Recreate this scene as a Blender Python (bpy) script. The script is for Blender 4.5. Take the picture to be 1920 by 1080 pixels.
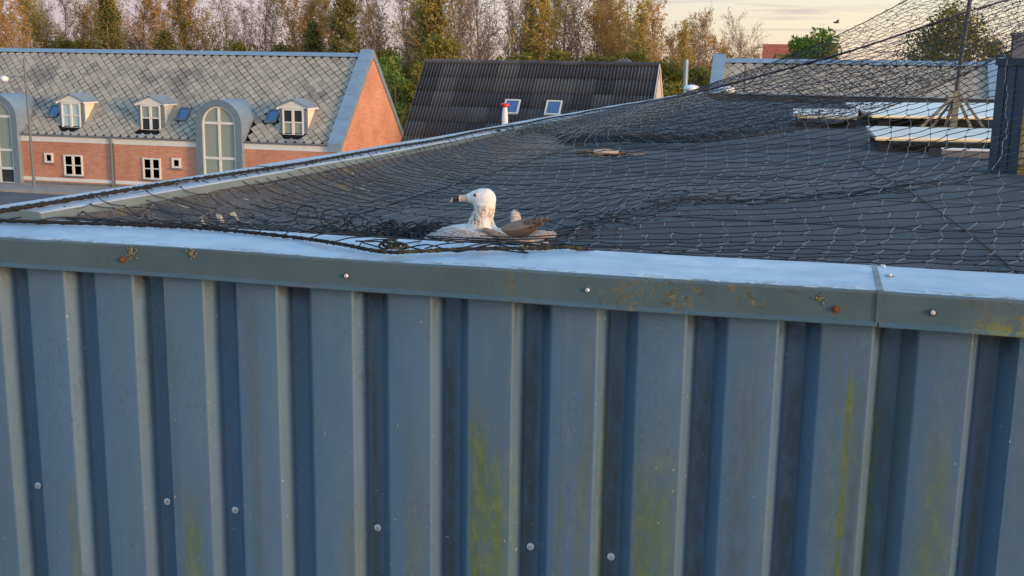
import bpy, math, random
import numpy as np
from mathutils import Vector, Matrix

# ------------------------------------------------------------------ camera, sky, sun, exposure
for o in list(bpy.data.objects): bpy.data.objects.remove(o)
S = bpy.context.scene
COL = S.collection
G = 6.75                       # eye height above the ground; builders use heights relative to the eye
FPX, PITCH, ROLL, YAW = 2131.0, math.radians(11.43), 0.0147, math.radians(14.612)

def yawed(v):
    x, y, z = v
    c, s = math.cos(YAW), math.sin(YAW)
    return Vector((x*c - y*s, x*s + y*c, z))
fw = Vector((0, math.cos(PITCH), -math.sin(PITCH))); up0 = Vector((0, math.sin(PITCH), math.cos(PITCH))); rt0 = Vector((1, 0, 0))
rt = rt0*math.cos(ROLL) + up0*math.sin(ROLL); up = up0*math.cos(ROLL) - rt0*math.sin(ROLL)
fw, rt, up = yawed(fw), yawed(rt), yawed(up)
cam = bpy.data.cameras.new('camera'); cam_o = bpy.data.objects.new('camera', cam); COL.objects.link(cam_o)
M = Matrix((rt, up, -fw)).transposed().to_4x4(); M.translation = (0, 0, G)
cam_o.matrix_world = M
cam.sensor_width = 36; cam.lens = 36*FPX/1920; cam.clip_end = 3000; cam.clip_start = 0.05
S.camera = cam_o

SUN_AZ = math.radians(-21)      # direction towards the sun, measured from +X
SUN_EL = math.radians(7.0)
sdir = Vector((math.cos(SUN_AZ)*math.cos(SUN_EL), math.sin(SUN_AZ)*math.cos(SUN_EL), math.sin(SUN_EL)))
sun = bpy.data.lights.new('sun', 'SUN'); sun.energy = 1.25; sun.angle = math.radians(14); sun.color = (1.0, 0.64, 0.38)
sun_o = bpy.data.objects.new('sun', sun); COL.objects.link(sun_o); sun_o.location = (40, 0, 30)
sun_o.rotation_euler = sdir.to_track_quat('Z', 'Y').to_euler()

world = bpy.data.worlds.new('World'); S.world = world; world.use_nodes = True
nt = world.node_tree; nt.nodes.clear()
N = lambda t: nt.nodes.new(t)
L = nt.links.new
out = N('ShaderNodeOutputWorld'); bg = N('ShaderNodeBackground'); L(bg.outputs[0], out.inputs[0])
sky = N('ShaderNodeTexSky'); sky.sky_type = 'NISHITA'; sky.sun_disc = False
sky.sun_elevation = SUN_EL; sky.sun_rotation = math.pi/2 - SUN_AZ; sky.air_density = 1.0; sky.dust_density = 1.5; sky.ozone_density = 2.0
tc = N('ShaderNodeTexCoord'); sep = N('ShaderNodeSeparateXYZ'); L(tc.outputs['Generated'], sep.inputs[0])
def ramp(fac, stops, interp='LINEAR'):
    r = N('ShaderNodeValToRGB'); r.color_ramp.interpolation = interp
    e = r.color_ramp.elements
    while len(e) < len(stops): e.new(0.5)
    for k, (p, c) in enumerate(stops): e[k].position = p; e[k].color = (*c, 1)
    L(fac, r.inputs[0]); return r.outputs[0]
def wmath(op, a, b=None):
    m = N('ShaderNodeMath'); m.operation = op
    for k, v in enumerate((a, b)):
        if v is None: continue
        if isinstance(v, (int, float)): m.inputs[k].default_value = v
        else: L(v, m.inputs[k])
    return m.outputs[0]
def wmix(f, a, b, t='MIX'):
    m = N('ShaderNodeMix'); m.data_type = 'RGBA'; m.blend_type = t
    if isinstance(f, (int, float)): m.inputs[0].default_value = f
    else: L(f, m.inputs[0])
    for k, v in ((6, a), (7, b)):
        if isinstance(v, tuple): m.inputs[k].default_value = (*v, 1)
        else: L(v, m.inputs[k])
    return m.outputs[2]
elev = sep.outputs[2]
azim = wmath('ADD', wmath('MULTIPLY', sep.outputs[0], math.cos(SUN_AZ)), wmath('MULTIPLY', sep.outputs[1], math.sin(SUN_AZ)))
# away from the sun: mauve pink low, blue high; towards the sun: cream low, pale blue high
c_away = ramp(elev, [(0.0, (.30, .225, .235)), (.05, (.30, .25, .29)), (.14, (.28, .33, .42)), (.4, (.185, .34, .52)), (1, (.12, .25, .44))])
c_sun = ramp(elev, [(0.0, (.47, .345, .265)), (.025, (.45, .39, .29)), (.07, (.40, .40, .33)), (.2, (.31, .38, .45)), (.45, (.19, .345, .52)), (1, (.12, .25, .44))])
c_glow = ramp(elev, [(0.0, (1.3, .72, .36)), (.10, (1.0, .66, .38)), (.3, (.46, .42, .38)), (.6, (.20, .31, .48)), (1, (.12, .25, .44))])
azf = N('ShaderNodeMapRange'); azf.interpolation_type = 'SMOOTHSTEP'; L(azim, azf.inputs[0]); azf.inputs[1].default_value = -0.83; azf.inputs[2].default_value = -0.32
base = wmix(azf.outputs[0], c_away, c_sun)
gwf = N('ShaderNodeMapRange'); gwf.interpolation_type = 'SMOOTHSTEP'; L(azim, gwf.inputs[0]); gwf.inputs[1].default_value = 0.25; gwf.inputs[2].default_value = 0.95
base = wmix(gwf.outputs[0], base, c_glow)
# thin streaks of cloud
mp = N('ShaderNodeMapping'); L(tc.outputs['Generated'], mp.inputs[0]); mp.inputs['Scale'].default_value = (5, 5, 95)
nz = N('ShaderNodeTexNoise'); L(mp.outputs[0], nz.inputs[0]); nz.inputs['Scale'].default_value = 1.7; nz.inputs['Detail'].default_value = 6; nz.inputs['Roughness'].default_value = .55
cl = N('ShaderNodeMapRange'); L(nz.outputs[0], cl.inputs[0]); cl.inputs[1].default_value = .53; cl.inputs[2].default_value = .68
clf = wmath('MULTIPLY', cl.outputs[0], .62)
base = wmix(clf, base, (.245, .205, .21))
nsk = wmix(1.0, sky.outputs[0], (.055, .055, .055), 'MULTIPLY')
final = wmix(.22, base, nsk)
L(final, bg.inputs[0]); bg.inputs[1].default_value = 1.0
S.view_settings.view_transform = 'Standard'; S.view_settings.look = 'None'; S.view_settings.gamma = 1.0
S.view_settings.use_curve_mapping = False; S.view_settings.exposure = 1.42
S.render.engine = 'CYCLES'; S.render.resolution_x = 1024; S.render.resolution_y = 576

# ------------------------------------------------------------------ helpers
rng = np.random.default_rng(7)
random.seed(7)
def lin(r, g, b):
    f = lambda c: (c/255/12.92) if c/255 <= .04045 else ((c/255+.055)/1.055)**2.4
    return (f(r), f(g), f(b))

class Mat:
    """small wrapper for building node materials"""
    def __init__(s, name, color=(.5, .5, .5), rough=.6, spec=.5, metal=0.0):
        s.m = bpy.data.materials.new(name); s.m.use_nodes = True
        s.t = s.m.node_tree; s.b = s.t.nodes['Principled BSDF']
        s.b.inputs['Base Color'].default_value = (*color, 1); s.b.inputs['Roughness'].default_value = rough
        s.b.inputs['Specular IOR Level'].default_value = spec; s.b.inputs['Metallic'].default_value = metal
        s.color = color; s.geo = None
    def n(s, t): return s.t.nodes.new(t)
    def l(s, a, b): s.t.links.new(a, b)
    def pos(s):
        if s.geo is None: s.geo = s.n('ShaderNodeNewGeometry')
        return s.geo.outputs['Position']
    def mapping(s, scale=(1, 1, 1), rot=(0, 0, 0), src=None):
        m = s.n('ShaderNodeMapping'); s.l(src or s.pos(), m.inputs[0]); m.inputs['Scale'].default_value = scale; m.inputs['Rotation'].default_value = rot
        return m.outputs[0]
    def noise(s, scale=5, detail=4, rough=.55, stretch=(1, 1, 1), src=None):
        t = s.n('ShaderNodeTexNoise'); s.l(s.mapping(stretch, src=src), t.inputs[0])
        t.inputs['Scale'].default_value = scale; t.inputs['Detail'].default_value = detail; t.inputs['Roughness'].default_value = rough
        return t.outputs[0]
    def rng(s, v, a, b, c=0., d=1., smooth=True):
        m = s.n('ShaderNodeMapRange'); m.interpolation_type = 'SMOOTHSTEP' if smooth else 'LINEAR'; s.l(v, m.inputs[0])
        for k, x in zip((1, 2, 3, 4), (a, b, c, d)): m.inputs[k].default_value = x
        return m.outputs[0]
    def math(s, op, a, b=None):
        m = s.n('ShaderNodeMath'); m.operation = op
        for k, v in enumerate((a, b)):
            if v is None: continue
            if isinstance(v, (int, float)): m.inputs[k].default_value = v
            else: s.l(v, m.inputs[k])
        return m.outputs[0]
    def mix(s, f, a, b, t='MIX'):
        m = s.n('ShaderNodeMix'); m.data_type = 'RGBA'; m.blend_type = t
        if isinstance(f, (int, float)): m.inputs[0].default_value = f
        else: s.l(f, m.inputs[0])
        for k, v in ((6, a), (7, b)):
            if isinstance(v, tuple): m.inputs[k].default_value = (*v, 1)
            else: s.l(v, m.inputs[k])
        return m.outputs[2]
    def ramp(s, fac, stops):
        r = s.n('ShaderNodeValToRGB'); e = r.color_ramp.elements
        while len(e) < len(stops): e.new(.5)
        for k, (p, c) in enumerate(stops): e[k].position = p; e[k].color = (*c, 1)
        s.l(fac, r.inputs[0]); return r.outputs[0]
    def rand(s):
        """one random number for each object and each loose piece"""
        o = s.n('ShaderNodeObjectInfo'); 
        if s.geo is None: s.pos()
        return s.math('FRACT', s.math('ADD', o.outputs['Random'], s.geo.outputs['Random Per Island']))
    def xyz(s):
        p = s.n('ShaderNodeSeparateXYZ'); s.l(s.pos(), p.inputs[0]); return p.outputs
    def col(s, c): s.l(c, s.b.inputs['Base Color']); return s
    def rough(s, r): s.l(r, s.b.inputs['Roughness']); return s
    def bump(s, h, strength=.3, dist=.01):
        b = s.n('ShaderNodeBump'); s.l(h, b.inputs['Height']); b.inputs['Strength'].default_value = strength; b.inputs['Distance'].default_value = dist
        s.l(b.outputs[0], s.b.inputs['Normal']); return s
    def varied(s, amount=.25, scale=8, stretch=(1, 1, 1), rand=0.0):
        """brightness variation over the plain colour"""
        v = s.rng(s.noise(scale, 5, .6, stretch), .25, .75, 1-amount, 1+amount)
        c = s.mix(1.0, s.color, s.gray(v), 'MULTIPLY')
        if rand: c = s.mix(1.0, c, s.gray(s.rng(s.rand(), 0, 1, 1-rand, 1+rand, False)), 'MULTIPLY')
        return s.col(c)
    def gray(s, v):
        c = s.n('ShaderNodeCombineColor'); [s.l(v, c.inputs[k]) for k in range(3)]; return c.outputs[0]

LOC = {}
class MB:
    def __init__(s): s.v = []; s.f = []; s.mi = []; s.cur = 0; s.n = 0
    def add(s, verts, faces):
        b = s.n; s.v.append(np.asarray(verts, float).reshape(-1, 3)); s.n += len(s.v[-1])
        s.f.extend([tuple(i+b for i in f) for f in faces]); s.mi.extend([s.cur]*len(faces)); return s
    def box(s, x0, x1, y0, y1, z0, z1):
        v = [(x, y, z) for z in (z0, z1) for y in (y0, y1) for x in (x0, x1)]
        return s.add(v, [(0, 2, 3, 1), (4, 5, 7, 6), (0, 1, 5, 4), (2, 6, 7, 3), (0, 4, 6, 2), (1, 3, 7, 5)])
    def hexa(s, v8):
        """v8: four bottom corners in order, then four top corners"""
        return s.add(v8, [(3, 2, 1, 0), (4, 5, 6, 7), (0, 1, 5, 4), (1, 2, 6, 5), (2, 3, 7, 6), (3, 0, 4, 7)])
    def beam(s, a, b, w, h, upv=(0, 0, 1)):
        a, b = Vector(a), Vector(b); d = (b-a).normalized(); u = Vector(upv); sd = d.cross(u)
        if sd.length < 1e-4: sd = d.cross(Vector((1, 0, 0)))
        sd.normalize(); u = sd.cross(d).normalized()
        sd *= w/2; u *= h/2
        return s.hexa([a-sd-u, a+sd-u, b+sd-u, b-sd-u, a-sd+u, a+sd+u, b+sd+u, b-sd+u])
    def tube(s, pts, r, n=6, caps=True):
        pts = [Vector(p) for p in pts]; rs = r if hasattr(r, '__len__') else [r]*len(pts)
        vs = []; prev = None
        for k, p in enumerate(pts):
            d = (pts[min(k+1, len(pts)-1)] - pts[max(k-1, 0)]).normalized()
            if prev is None: u = d.orthogonal().normalized()
            else: u = (prev - d*prev.dot(d)); u = u.normalized() if u.length > 1e-6 else d.orthogonal().normalized()
            prev = u; w = d.cross(u)
            for j in range(n):
                a = 2*math.pi*j/n; vs.append(p + (u*math.cos(a) + w*math.sin(a))*rs[k])
        fs = [(k*n+j, k*n+(j+1) % n, (k+1)*n+(j+1) % n, (k+1)*n+j) for k in range(len(pts)-1) for j in range(n)]
        if caps: fs += [tuple(range(n-1, -1, -1)), tuple((len(pts)-1)*n+j for j in range(n))]
        return s.add(vs, fs)
    def ell(s, c, r, n=16, m=10, rot=None):
        vs = []; c = Vector(c)
        for i in range(m+1):
            t = math.pi*i/m
            for j in range(n):
                a = 2*math.pi*j/n
                p = Vector((r[0]*math.sin(t)*math.cos(a), r[1]*math.sin(t)*math.sin(a), r[2]*math.cos(t)))
                if rot: p = rot @ p
                vs.append(c+p)
        fs = [(i*n+j, (i+1)*n+j, (i+1)*n+(j+1) % n, i*n+(j+1) % n) for i in range(m) for j in range(n)]
        return s.add(vs, fs)
    def loop_prism(s, loop, off):
        """closed loop of points extruded by the vector off"""
        n = len(loop); off = Vector(off); a = [Vector(p) for p in loop]; b = [p+off for p in a]
        return s.add(a+b, [tuple(range(n-1, -1, -1)), tuple(range(n, 2*n))] + [(k, (k+1) % n, n+(k+1) % n, n+k) for k in range(n)])
    def build(s, name, mat, parent=None, smooth=False, data_only=False, at=None):
        v = np.concatenate(s.v) if s.v else np.zeros((0, 3))
        o_at = np.array(LOC[parent.name]) if parent is not None else (np.array(at) if at is not None else np.zeros(3))
        me = bpy.data.meshes.new(name); me.from_pydata((v - (o_at - np.array([0, 0, G]))).tolist() if not data_only else v.tolist(), [], s.f)
        for m in (mat if isinstance(mat, (list, tuple)) else [mat]): me.materials.append(m.m)
        if max(s.mi, default=0): me.polygons.foreach_set('material_index', s.mi)
        if smooth: me.polygons.foreach_set('use_smooth', [True]*len(me.polygons))
        me.update()
        if data_only: return me
        o = bpy.data.objects.new(name, me); COL.objects.link(o)
        if parent is not None: o.parent = parent; LOC[o.name] = LOC[parent.name]
        else: o.location = tuple(o_at); LOC[o.name] = tuple(o_at)
        return o

def prisms(P0, P1, R0, R1, n=3):
    """numpy: separate n-sided prisms from P0 to P1; returns verts, faces"""
    P0 = np.asarray(P0, float); P1 = np.asarray(P1, float); d = P1-P0; ln = np.linalg.norm(d, axis=1, keepdims=True); d = d/np.maximum(ln, 1e-9)
    ref = np.where(np.abs(d[:, 2:3]) < .9, np.array([[0, 0, 1.]]), np.array([[1., 0, 0]]))
    u = np.cross(d, ref); u /= np.linalg.norm(u, axis=1, keepdims=True); w = np.cross(d, u)
    vs = []
    for P, R in ((P0, R0), (P1, R1)):
        R = np.broadcast_to(np.asarray(R, float), (len(P0),))[:, None]
        for j in range(n):
            a = 2*math.pi*j/n; vs.append(P + (u*math.cos(a)+w*math.sin(a))*R)
    V = np.stack(vs, 1).reshape(-1, 3)
    k = np.arange(len(P0))[:, None, None]*(2*n)
    F = np.array([[j, (j+1) % n, n+(j+1) % n, n+j] for j in range(n)])[None] + k
    return V, F.reshape(-1, 4)

def np_mesh(name, V, F, mats, mi=None, smooth=False):
    me = bpy.data.meshes.new(name); nf = len(F); k = F.shape[1]
    me.vertices.add(len(V)); me.vertices.foreach_set('co', np.asarray(V, np.float32).ravel())
    me.loops.add(nf*k); me.loops.foreach_set('vertex_index', F.astype(np.int32).ravel())
    me.polygons.add(nf); me.polygons.foreach_set('loop_start', np.arange(0, nf*k, k, dtype=np.int32))
    if mi is not None: me.polygons.foreach_set('material_index', np.asarray(mi, np.int32))
    if smooth: me.polygons.foreach_set('use_smooth', np.ones(nf, bool))
    for m in mats: me.materials.append(m.m)
    me.update(calc_edges=True); return me

def quadcol(pts, z0, z1): return [(p.x, p.y, z0) for p in pts]+[(p.x, p.y, z1) for p in pts]
def tag(o, label=None, cat=None, group=None, kind=None):
    for k, v in (('label', label), ('category', cat), ('group', group), ('kind', kind)):
        if v: o[k] = v
    return o
def thing(name, label, cat, loc=(0, 0, 0), group=None, rz=0):
    """an Empty at the base of a thing; loc in absolute metres"""
    o = bpy.data.objects.new(name, None); COL.objects.link(o); o.location = loc; LOC[o.name] = tuple(loc); o.empty_display_size = .2
    o.rotation_euler.z = rz
    return tag(o, label, cat, group)
def put(name, me, parent=None, loc=(0, 0, 0), rot=(0, 0, 0), scale=(1, 1, 1)):
    """link an object that shares mesh data; loc local to the parent"""
    o = bpy.data.objects.new(name, me); COL.objects.link(o); o.parent = parent; o.location = loc; o.rotation_euler = rot; o.scale = scale
    if parent is not None: LOC[o.name] = LOC[parent.name]
    else: LOC[o.name] = tuple(loc)
    return o

# ------------------------------------------------------------------ materials
def paint_mat():
    m = Mat('blue_grey_cladding_paint', rough=.42, spec=.45)
    P = lin(80, 111, 136)
    X = m.xyz()
    fine = m.noise(60, 5, .65); big = m.noise(2.2, 4, .6, (1, 1, .35))
    c = m.mix(m.rng(big, .3, .7), tuple(v*.90 for v in P), tuple(v*1.08 for v in P))
    streak = m.noise(26, 5, .65, (1, .3, .06)); st2 = m.noise(9, 4, .6, (1, .3, .10))
    blot = m.noise(38, 5, .7, (1, 1, .45))
    def streaks(items):
        tot = None
        for cx, wd, ztop, soft, amt in items:
            dx = m.math('ABSOLUTE', m.math('SUBTRACT', X[0], cx))
            wob = m.math('MULTIPLY', m.math('SUBTRACT', st2, .5), wd*1.6)
            a = m.rng(m.math('ADD', dx, wob), wd*1.35, wd*.4)
            zz = m.math('SUBTRACT', m.math('ADD', X[2], m.math('MULTIPLY', m.math('SUBTRACT', streak, .5), .35)), G+ztop)
            b = m.rng(zz, soft, -soft)
            v = m.math('MULTIPLY', m.math('MULTIPLY', a, b), amt)
            tot = v if tot is None else m.math('MAXIMUM', tot, v)
        return tot
    grn = streaks([(-.752, .024, -.86, .12, 1.0), (-.715, .034, -.97, .14, .95), (-.335, .030, -.93, .14, .8), (-.300, .014, -.90, .2, .8), (.118, .009, -.70, .05, 1.1), (.183, .010, -.72, .15, .9),
                   (-1.555, .030, -1.18, .09, .75), (-1.93, .02, -1.19, .06, .5), (.315, .035, -.82, .12, .55), (-.49, .016, -.93, .12, .45), (-.445, .01, -.75, .1, .6), (-.54, .012, -.98, .1, .4), (-1.1, .022, -1.16, .1, .4), (-.70, .05, -1.02, .16, .7), (-.30, .045, -.90, .2, .6), (.10, .03, -.8, .2, .4), (.33, .03, -.9, .2, .55), (-.92, .03, -1.05, .15, .35)])
    gn = m.math('MULTIPLY', grn, m.rng(streak, .26, .50))
    gn = m.math('MULTIPLY', gn, m.rng(blot, .30, .55, .35, 1.))
    c = m.mix(gn, c, m.mix(m.rng(blot, .4, .65), lin(76, 95, 62), lin(100, 116, 66)))
    dk = streaks([(-.842, .014, -.72, .08, .9), (-1.048, .013, -.77, .08, .8), (-.634, .018, -.71, .08, .9), (-.425, .02, -.72, .1, .9), (-.213, .022, -.71, .1, .85), (-.005, .02, -.7, .1, .9), (.205, .022, -.74, .1, .6), (.412, .018, -.68, .07, .9),
                  (.140, .016, -.72, .1, .7), (-.11, .03, -.70, .1, .5), (-1.36, .02, -.63, .06, .35), (-1.60, .015, -.7, .1, .25)])
    dk = m.math('MULTIPLY', dk, m.rng(blot, .32, .6, .3, .95))
    c = m.mix(dk, c, lin(72, 82, 84))
    # greenish brown film in patches, scuffs and specks
    film = m.math('MULTIPLY', m.math('MULTIPLY', m.rng(streak, .44, .62), m.rng(st2, .42, .60)), m.rng(X[0], -2.2, -.2, .35, 1.))
    c = m.mix(m.math('MULTIPLY', film, .45), c, lin(92, 104, 86))
    # dirt washed down from under the flashing
    top = m.math('MULTIPLY', m.rng(m.math('ADD', X[2], m.math('MULTIPLY', blot, .10)), G-.60, G-.515), m.math('MULTIPLY', m.rng(m.noise(11, 4, .65), .40, .55), m.rng(X[1], 2.580, 2.592)))
    c = m.mix(m.math('MULTIPLY', top, .85), c, lin(52, 49, 46))
    speck = m.math('MULTIPLY', m.rng(m.noise(90, 4, .7, (1, 1, .5)), .56, .62), m.rng(m.noise(7, 4, .6, (1, 1, .4)), .46, .6))
    c = m.mix(m.math('MULTIPLY', speck, .55), c, lin(74, 88, 90))
    c = m.mix(m.math('MULTIPLY', m.rng(m.noise(30, 6, .7, (1, 1, .2)), .50, .72), .28), c, lin(112, 126, 132))
    c = m.mix(m.math('MULTIPLY', m.rng(m.noise(95, 1, .4), .76, .80), .5), c, lin(205, 205, 195))
    m.col(c); m.rough(m.rng(m.math('ADD', fine, gn), .3, 1.2, .36, .8)); m.bump(m.math('ADD', m.math('MULTIPLY', fine, .4), m.math('MULTIPLY', big, 6.)), .16, .004)
    return m
def flashing_mat(P):
    m = Mat('grey_flashing_paint', rough=.34, spec=.6); X = m.xyz()
    c = m.mix(m.rng(m.noise(4, 4, .6, (1, 3, 1)), .3, .7), tuple(v*.9 for v in P), tuple(v*1.07 for v in P))
    lich = m.noise(24, 6, .7); patch = m.noise(3.1, 3, .5)
    right = m.rng(X[0], -1.2, -.1, .30, .95)
    low = m.math('MULTIPLY', m.rng(m.noise(55, 6, .75), .50, .56), m.rng(m.noise(7, 4, .6), .46, .58))
    f = m.math('MULTIPLY', low, right)
    front = m.rng(X[1], 2.552, 2.547)
    c = m.mix(m.math('MULTIPLY', m.math('MULTIPLY', f, front), .95), c, m.mix(m.rng(m.noise(70, 3), .4, .6), lin(78, 74, 54), lin(120, 110, 74)))
    gre = m.math('MULTIPLY', m.math('MULTIPLY', m.rng(X[0], .30, .46), m.rng(X[2], G-.515, G-.55)), m.rng(lich, .42, .55))
    c = m.mix(gre, c, lin(128, 128, 60))
    drip = m.math('MULTIPLY', m.rng(m.noise(20, 4, .6, (1, 1, .1)), .54, .7), front)
    c = m.mix(m.math('MULTIPLY', drip, .35), c, lin(98, 98, 84))
    # paint worn off along the front fold
    edge = m.rng(X[1], 2.600, 2.552); chip = m.math('MULTIPLY', m.math('MULTIPLY', edge, m.math('SUBTRACT', 1.0, front)), m.rng(m.noise(46, 5, .72, (.35, 1, 1)), .50, .53))
    c = m.mix(chip, c, m.mix(m.rng(m.noise(50, 2), .5, .6), lin(112, 104, 84), lin(205, 200, 190)))
    dirt = m.math('MULTIPLY', m.rng(m.noise(9, 6, .7, (.6, 1.4, 1)), .5, .75), .22)
    c = m.mix(dirt, c, tuple(v*.8 for v in P))
    m.col(c); m.rough(m.rng(m.noise(11, 5, .6), .3, .7, .26, .5)); m.bump(m.noise(6, 3, .5, (1, 3, 3)), .12, .01)
    return m
M_CLAD = paint_mat(); M_FLASH = flashing_mat(lin(76, 98, 104)); M_FLASH_SKYLIT = flashing_mat(lin(166, 188, 202))  # paler flashing copy: sky sheen on the top faces, painted into the colour
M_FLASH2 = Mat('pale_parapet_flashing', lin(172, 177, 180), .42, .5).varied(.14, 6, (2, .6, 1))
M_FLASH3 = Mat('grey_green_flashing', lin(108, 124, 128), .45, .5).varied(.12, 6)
M_FELT = Mat('mineral_roofing_felt', rough=.78, spec=.4)
def felt():
    m = M_FELT; X = m.xyz()
    g = m.noise(420, 3, .7); b = m.noise(1.6, 5, .62); gr = m.noise(60, 4, .7)
    c = m.mix(m.rng(b, .3, .7), lin(45, 54, 61), lin(56, 65, 72))
    c = m.mix(m.math('MULTIPLY', m.rng(g, .5, .72), .45), c, lin(104, 106, 106))
    brown = m.math('MULTIPLY', m.rng(X[0], -1.15, -1.75), m.rng(m.noise(5, 4), .25, .55))
    c = m.mix(m.math('MULTIPLY', brown, .85), c, m.mix(m.rng(gr, .42, .62), lin(66, 60, 54), lin(104, 98, 88)))
    stain = m.rng(m.noise(2.0, 6, .65, (.5, 1.8, 1)), .48, .62)
    c = m.mix(m.math('MULTIPLY', stain, .45), c, lin(88, 91, 92))
    c = m.mix(m.math('MULTIPLY', m.rng(m.noise(15, 4, .6), .67, .70), .75), c, lin(178, 178, 172))
    moss = m.math('MULTIPLY', brown, m.rng(m.noise(8, 4, .6), .60, .66))
    c = m.mix(m.math('MULTIPLY', moss, .8), c, lin(112, 104, 58))
    m.col(c); m.bump(g, .5, .004); m.rough(m.rng(b, .3, .7, .62, .86))
felt()
M_NET = Mat('dark_net_twine', (.008, .0095, .013), .55, .5)
M_NETL = Mat('skylit_net_twine', lin(106, 110, 114), .55, .5)  # cross threads: the glint of the sky painted in as paler twine
M_ROPE = Mat('dirty_black_border_rope', (.02, .019, .018), .85, .3).varied(.5, 90)
def mossrope():
    m = Mat('rope_with_green_algae', rough=.9, spec=.2); n = m.noise(60, 4, .7); X = m.xyz()
    f = m.math('MULTIPLY', m.rng(X[0], -1.5, -1.0), m.rng(n, .42, .6))
    m.col(m.mix(f, (.020, .022, .022), lin(70, 68, 50))); return m
M_ROPEG = mossrope()
M_ROPEP = Mat('dusky_support_wire', lin(62, 52, 66), .6)
M_STEEL = Mat('galvanised_screw', lin(196, 200, 202), .35, .5, .2)
M_RUST = Mat('rusty_screw', lin(112, 72, 52), .8, .3).varied(.35, 300)
M_WASHER = Mat('bright_washer', lin(236, 238, 240), .4, .5)
M_WASH = Mat('rubber_washer', lin(70, 72, 74), .6)
M_BLOCKWALL = Mat('grey_block_wall', lin(120, 118, 112), .85).varied(.2, 3)  # one plain grey for inner walls, plinths and room backs
M_LICH = Mat('crusty_lichen', lin(130, 120, 84), .95, .2).varied(.4, 200)

M_ASPH = Mat('asphalt', (.07, .072, .076), .85, .3)
M_ASPH.col(M_ASPH.mix(M_ASPH.rng(M_ASPH.noise(.35, 5, .6), .3, .7), (.085, .085, .088), (.15, .148, .145))); M_ASPH.bump(M_ASPH.noise(60, 3), .4, .01)
M_GRASS = Mat('rough_grass', (.07, .08, .03), .9, .2)
M_GRASS.col(M_GRASS.mix(M_GRASS.rng(M_GRASS.noise(.8, 5, .7), .3, .7), (.05, .06, .02), (.13, .11, .045)))
M_PAVE = Mat('paving', lin(158, 150, 140), .85).varied(.15, 2)

def brick_mat():
    m = Mat('orange_brick', rough=.85, spec=.25)
    src = m.pos(); cmb = m.n('ShaderNodeCombineXYZ'); X = m.xyz()
    m.l(m.math('ADD', X[0], X[1]), cmb.inputs[0]); m.l(X[2], cmb.inputs[1])
    t = m.n('ShaderNodeTexBrick'); m.l(cmb.outputs[0], t.inputs[0]); t.inputs['Scale'].default_value = 1.0
    t.inputs['Brick Width'].default_value = .24; t.inputs['Row Height'].default_value = .067; t.inputs['Mortar Size'].default_value = .006; t.inputs['Mortar Smooth'].default_value = .3
    t.inputs['Color1'].default_value = (*lin(214, 154, 124), 1); t.inputs['Color2'].default_value = (*lin(198, 132, 102), 1); t.inputs['Mortar'].default_value = (*lin(200, 168, 146), 1)
    v = m.noise(.55, 5, .65); d = m.noise(2.2, 5, .7, (.35, .35, 1))
    c = m.mix(m.rng(v, .35, .7), t.outputs[0], m.mix(1.0, t.outputs[0], (.80, .74, .74), 'MULTIPLY'))
    c = m.mix(m.math('MULTIPLY', m.rng(d, .5, .7), .4), c, lin(214, 146, 112))
    m.col(c); m.bump(t.outputs[1], .3, -.004); return m
M_BRICK = brick_mat()
M_WHITE = Mat('white_painted_wood', lin(226, 224, 214), .5).varied(.06, 4)
M_CREAM = Mat('cream_painted_board', lin(228, 222, 206), .6).varied(.08, 4)
M_ZINC = Mat('blue_grey_zinc', lin(138, 158, 172), .42, .5, .25).varied(.10, 2.5)
M_ZINCD = Mat('darker_zinc_panel', lin(118, 134, 144), .45, .5, .25).varied(.10, 2.0)
M_GUTTER = Mat('grey_gutter', lin(112, 114, 116), .5)
def tile_mat():
    m = Mat('grey_diamond_slate', rough=.8, spec=.3)
    r = m.rand(); v = m.noise(.45, 5, .6); f = m.noise(14, 4, .7)
    c = m.ramp(r, [(0, lin(158, 152, 138)), (.5, lin(172, 165, 149)), (.93, lin(180, 172, 155)), (1, lin(138, 135, 128))])
    c = m.mix(m.math('MULTIPLY', m.rng(f, .5, .75), .35), c, lin(118, 114, 104))
    c = m.mix(m.math('MULTIPLY', m.rng(v, .58, .66), .55), c, lin(104, 100, 98))
    m.col(c); return m
M_TILE = tile_mat()
M_UNDER = Mat('black_roof_underlay', (.012, .012, .013), .95, .1)
def corr_mat():
    m = Mat('weathered_fibre_cement', rough=.85, spec=.25)
    r = m.rand(); f = m.noise(7, 5, .7); l = m.noise(2.2, 5, .65)
    c = m.ramp(r, [(0, lin(60, 62, 66)), (.5, lin(76, 77, 80)), (1, lin(92, 93, 94))])
    c = m.mix(m.math('MULTIPLY', m.rng(f, .5, .72), .5), c, lin(104, 103, 102))
    c = m.mix(m.math('MULTIPLY', m.rng(l, .56, .7), .5), c, lin(58, 58, 62))
    m.col(c); return m
M_CORR = corr_mat()
M_RENDER = Mat('pale_rendered_wall', lin(205, 200, 190), .85).varied(.08, 2)
def glass(name, c, rough=.05):
    m = Mat(name, c, rough, .9); return m
M_GLASS = glass('dark_window_glass', (.035, .042, .045))
M_GLASSP = glass('pale_window_glass_with_curtain', lin(150, 160, 148), .08)
M_GLASSB = glass('blue_rooflight_glass', lin(74, 108, 150), .08)
M_GLASSC = glass('curtained_pale_blue_glass', lin(186, 208, 210), .1)
M_WOOD = Mat('grey_mossy_timber', lin(134, 130, 118), .85, .2).varied(.3, 14, (1, 1, 5))
M_WOODG = Mat('green_algae_timber', lin(124, 116, 72), .9, .2).varied(.3, 9, (.4, 1, 1))
M_POLE = Mat('dark_grey_pole', lin(78, 80, 88), .5)
M_PANEL = Mat('cream_white_panel', lin(232, 230, 218), .45, .4)
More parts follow.
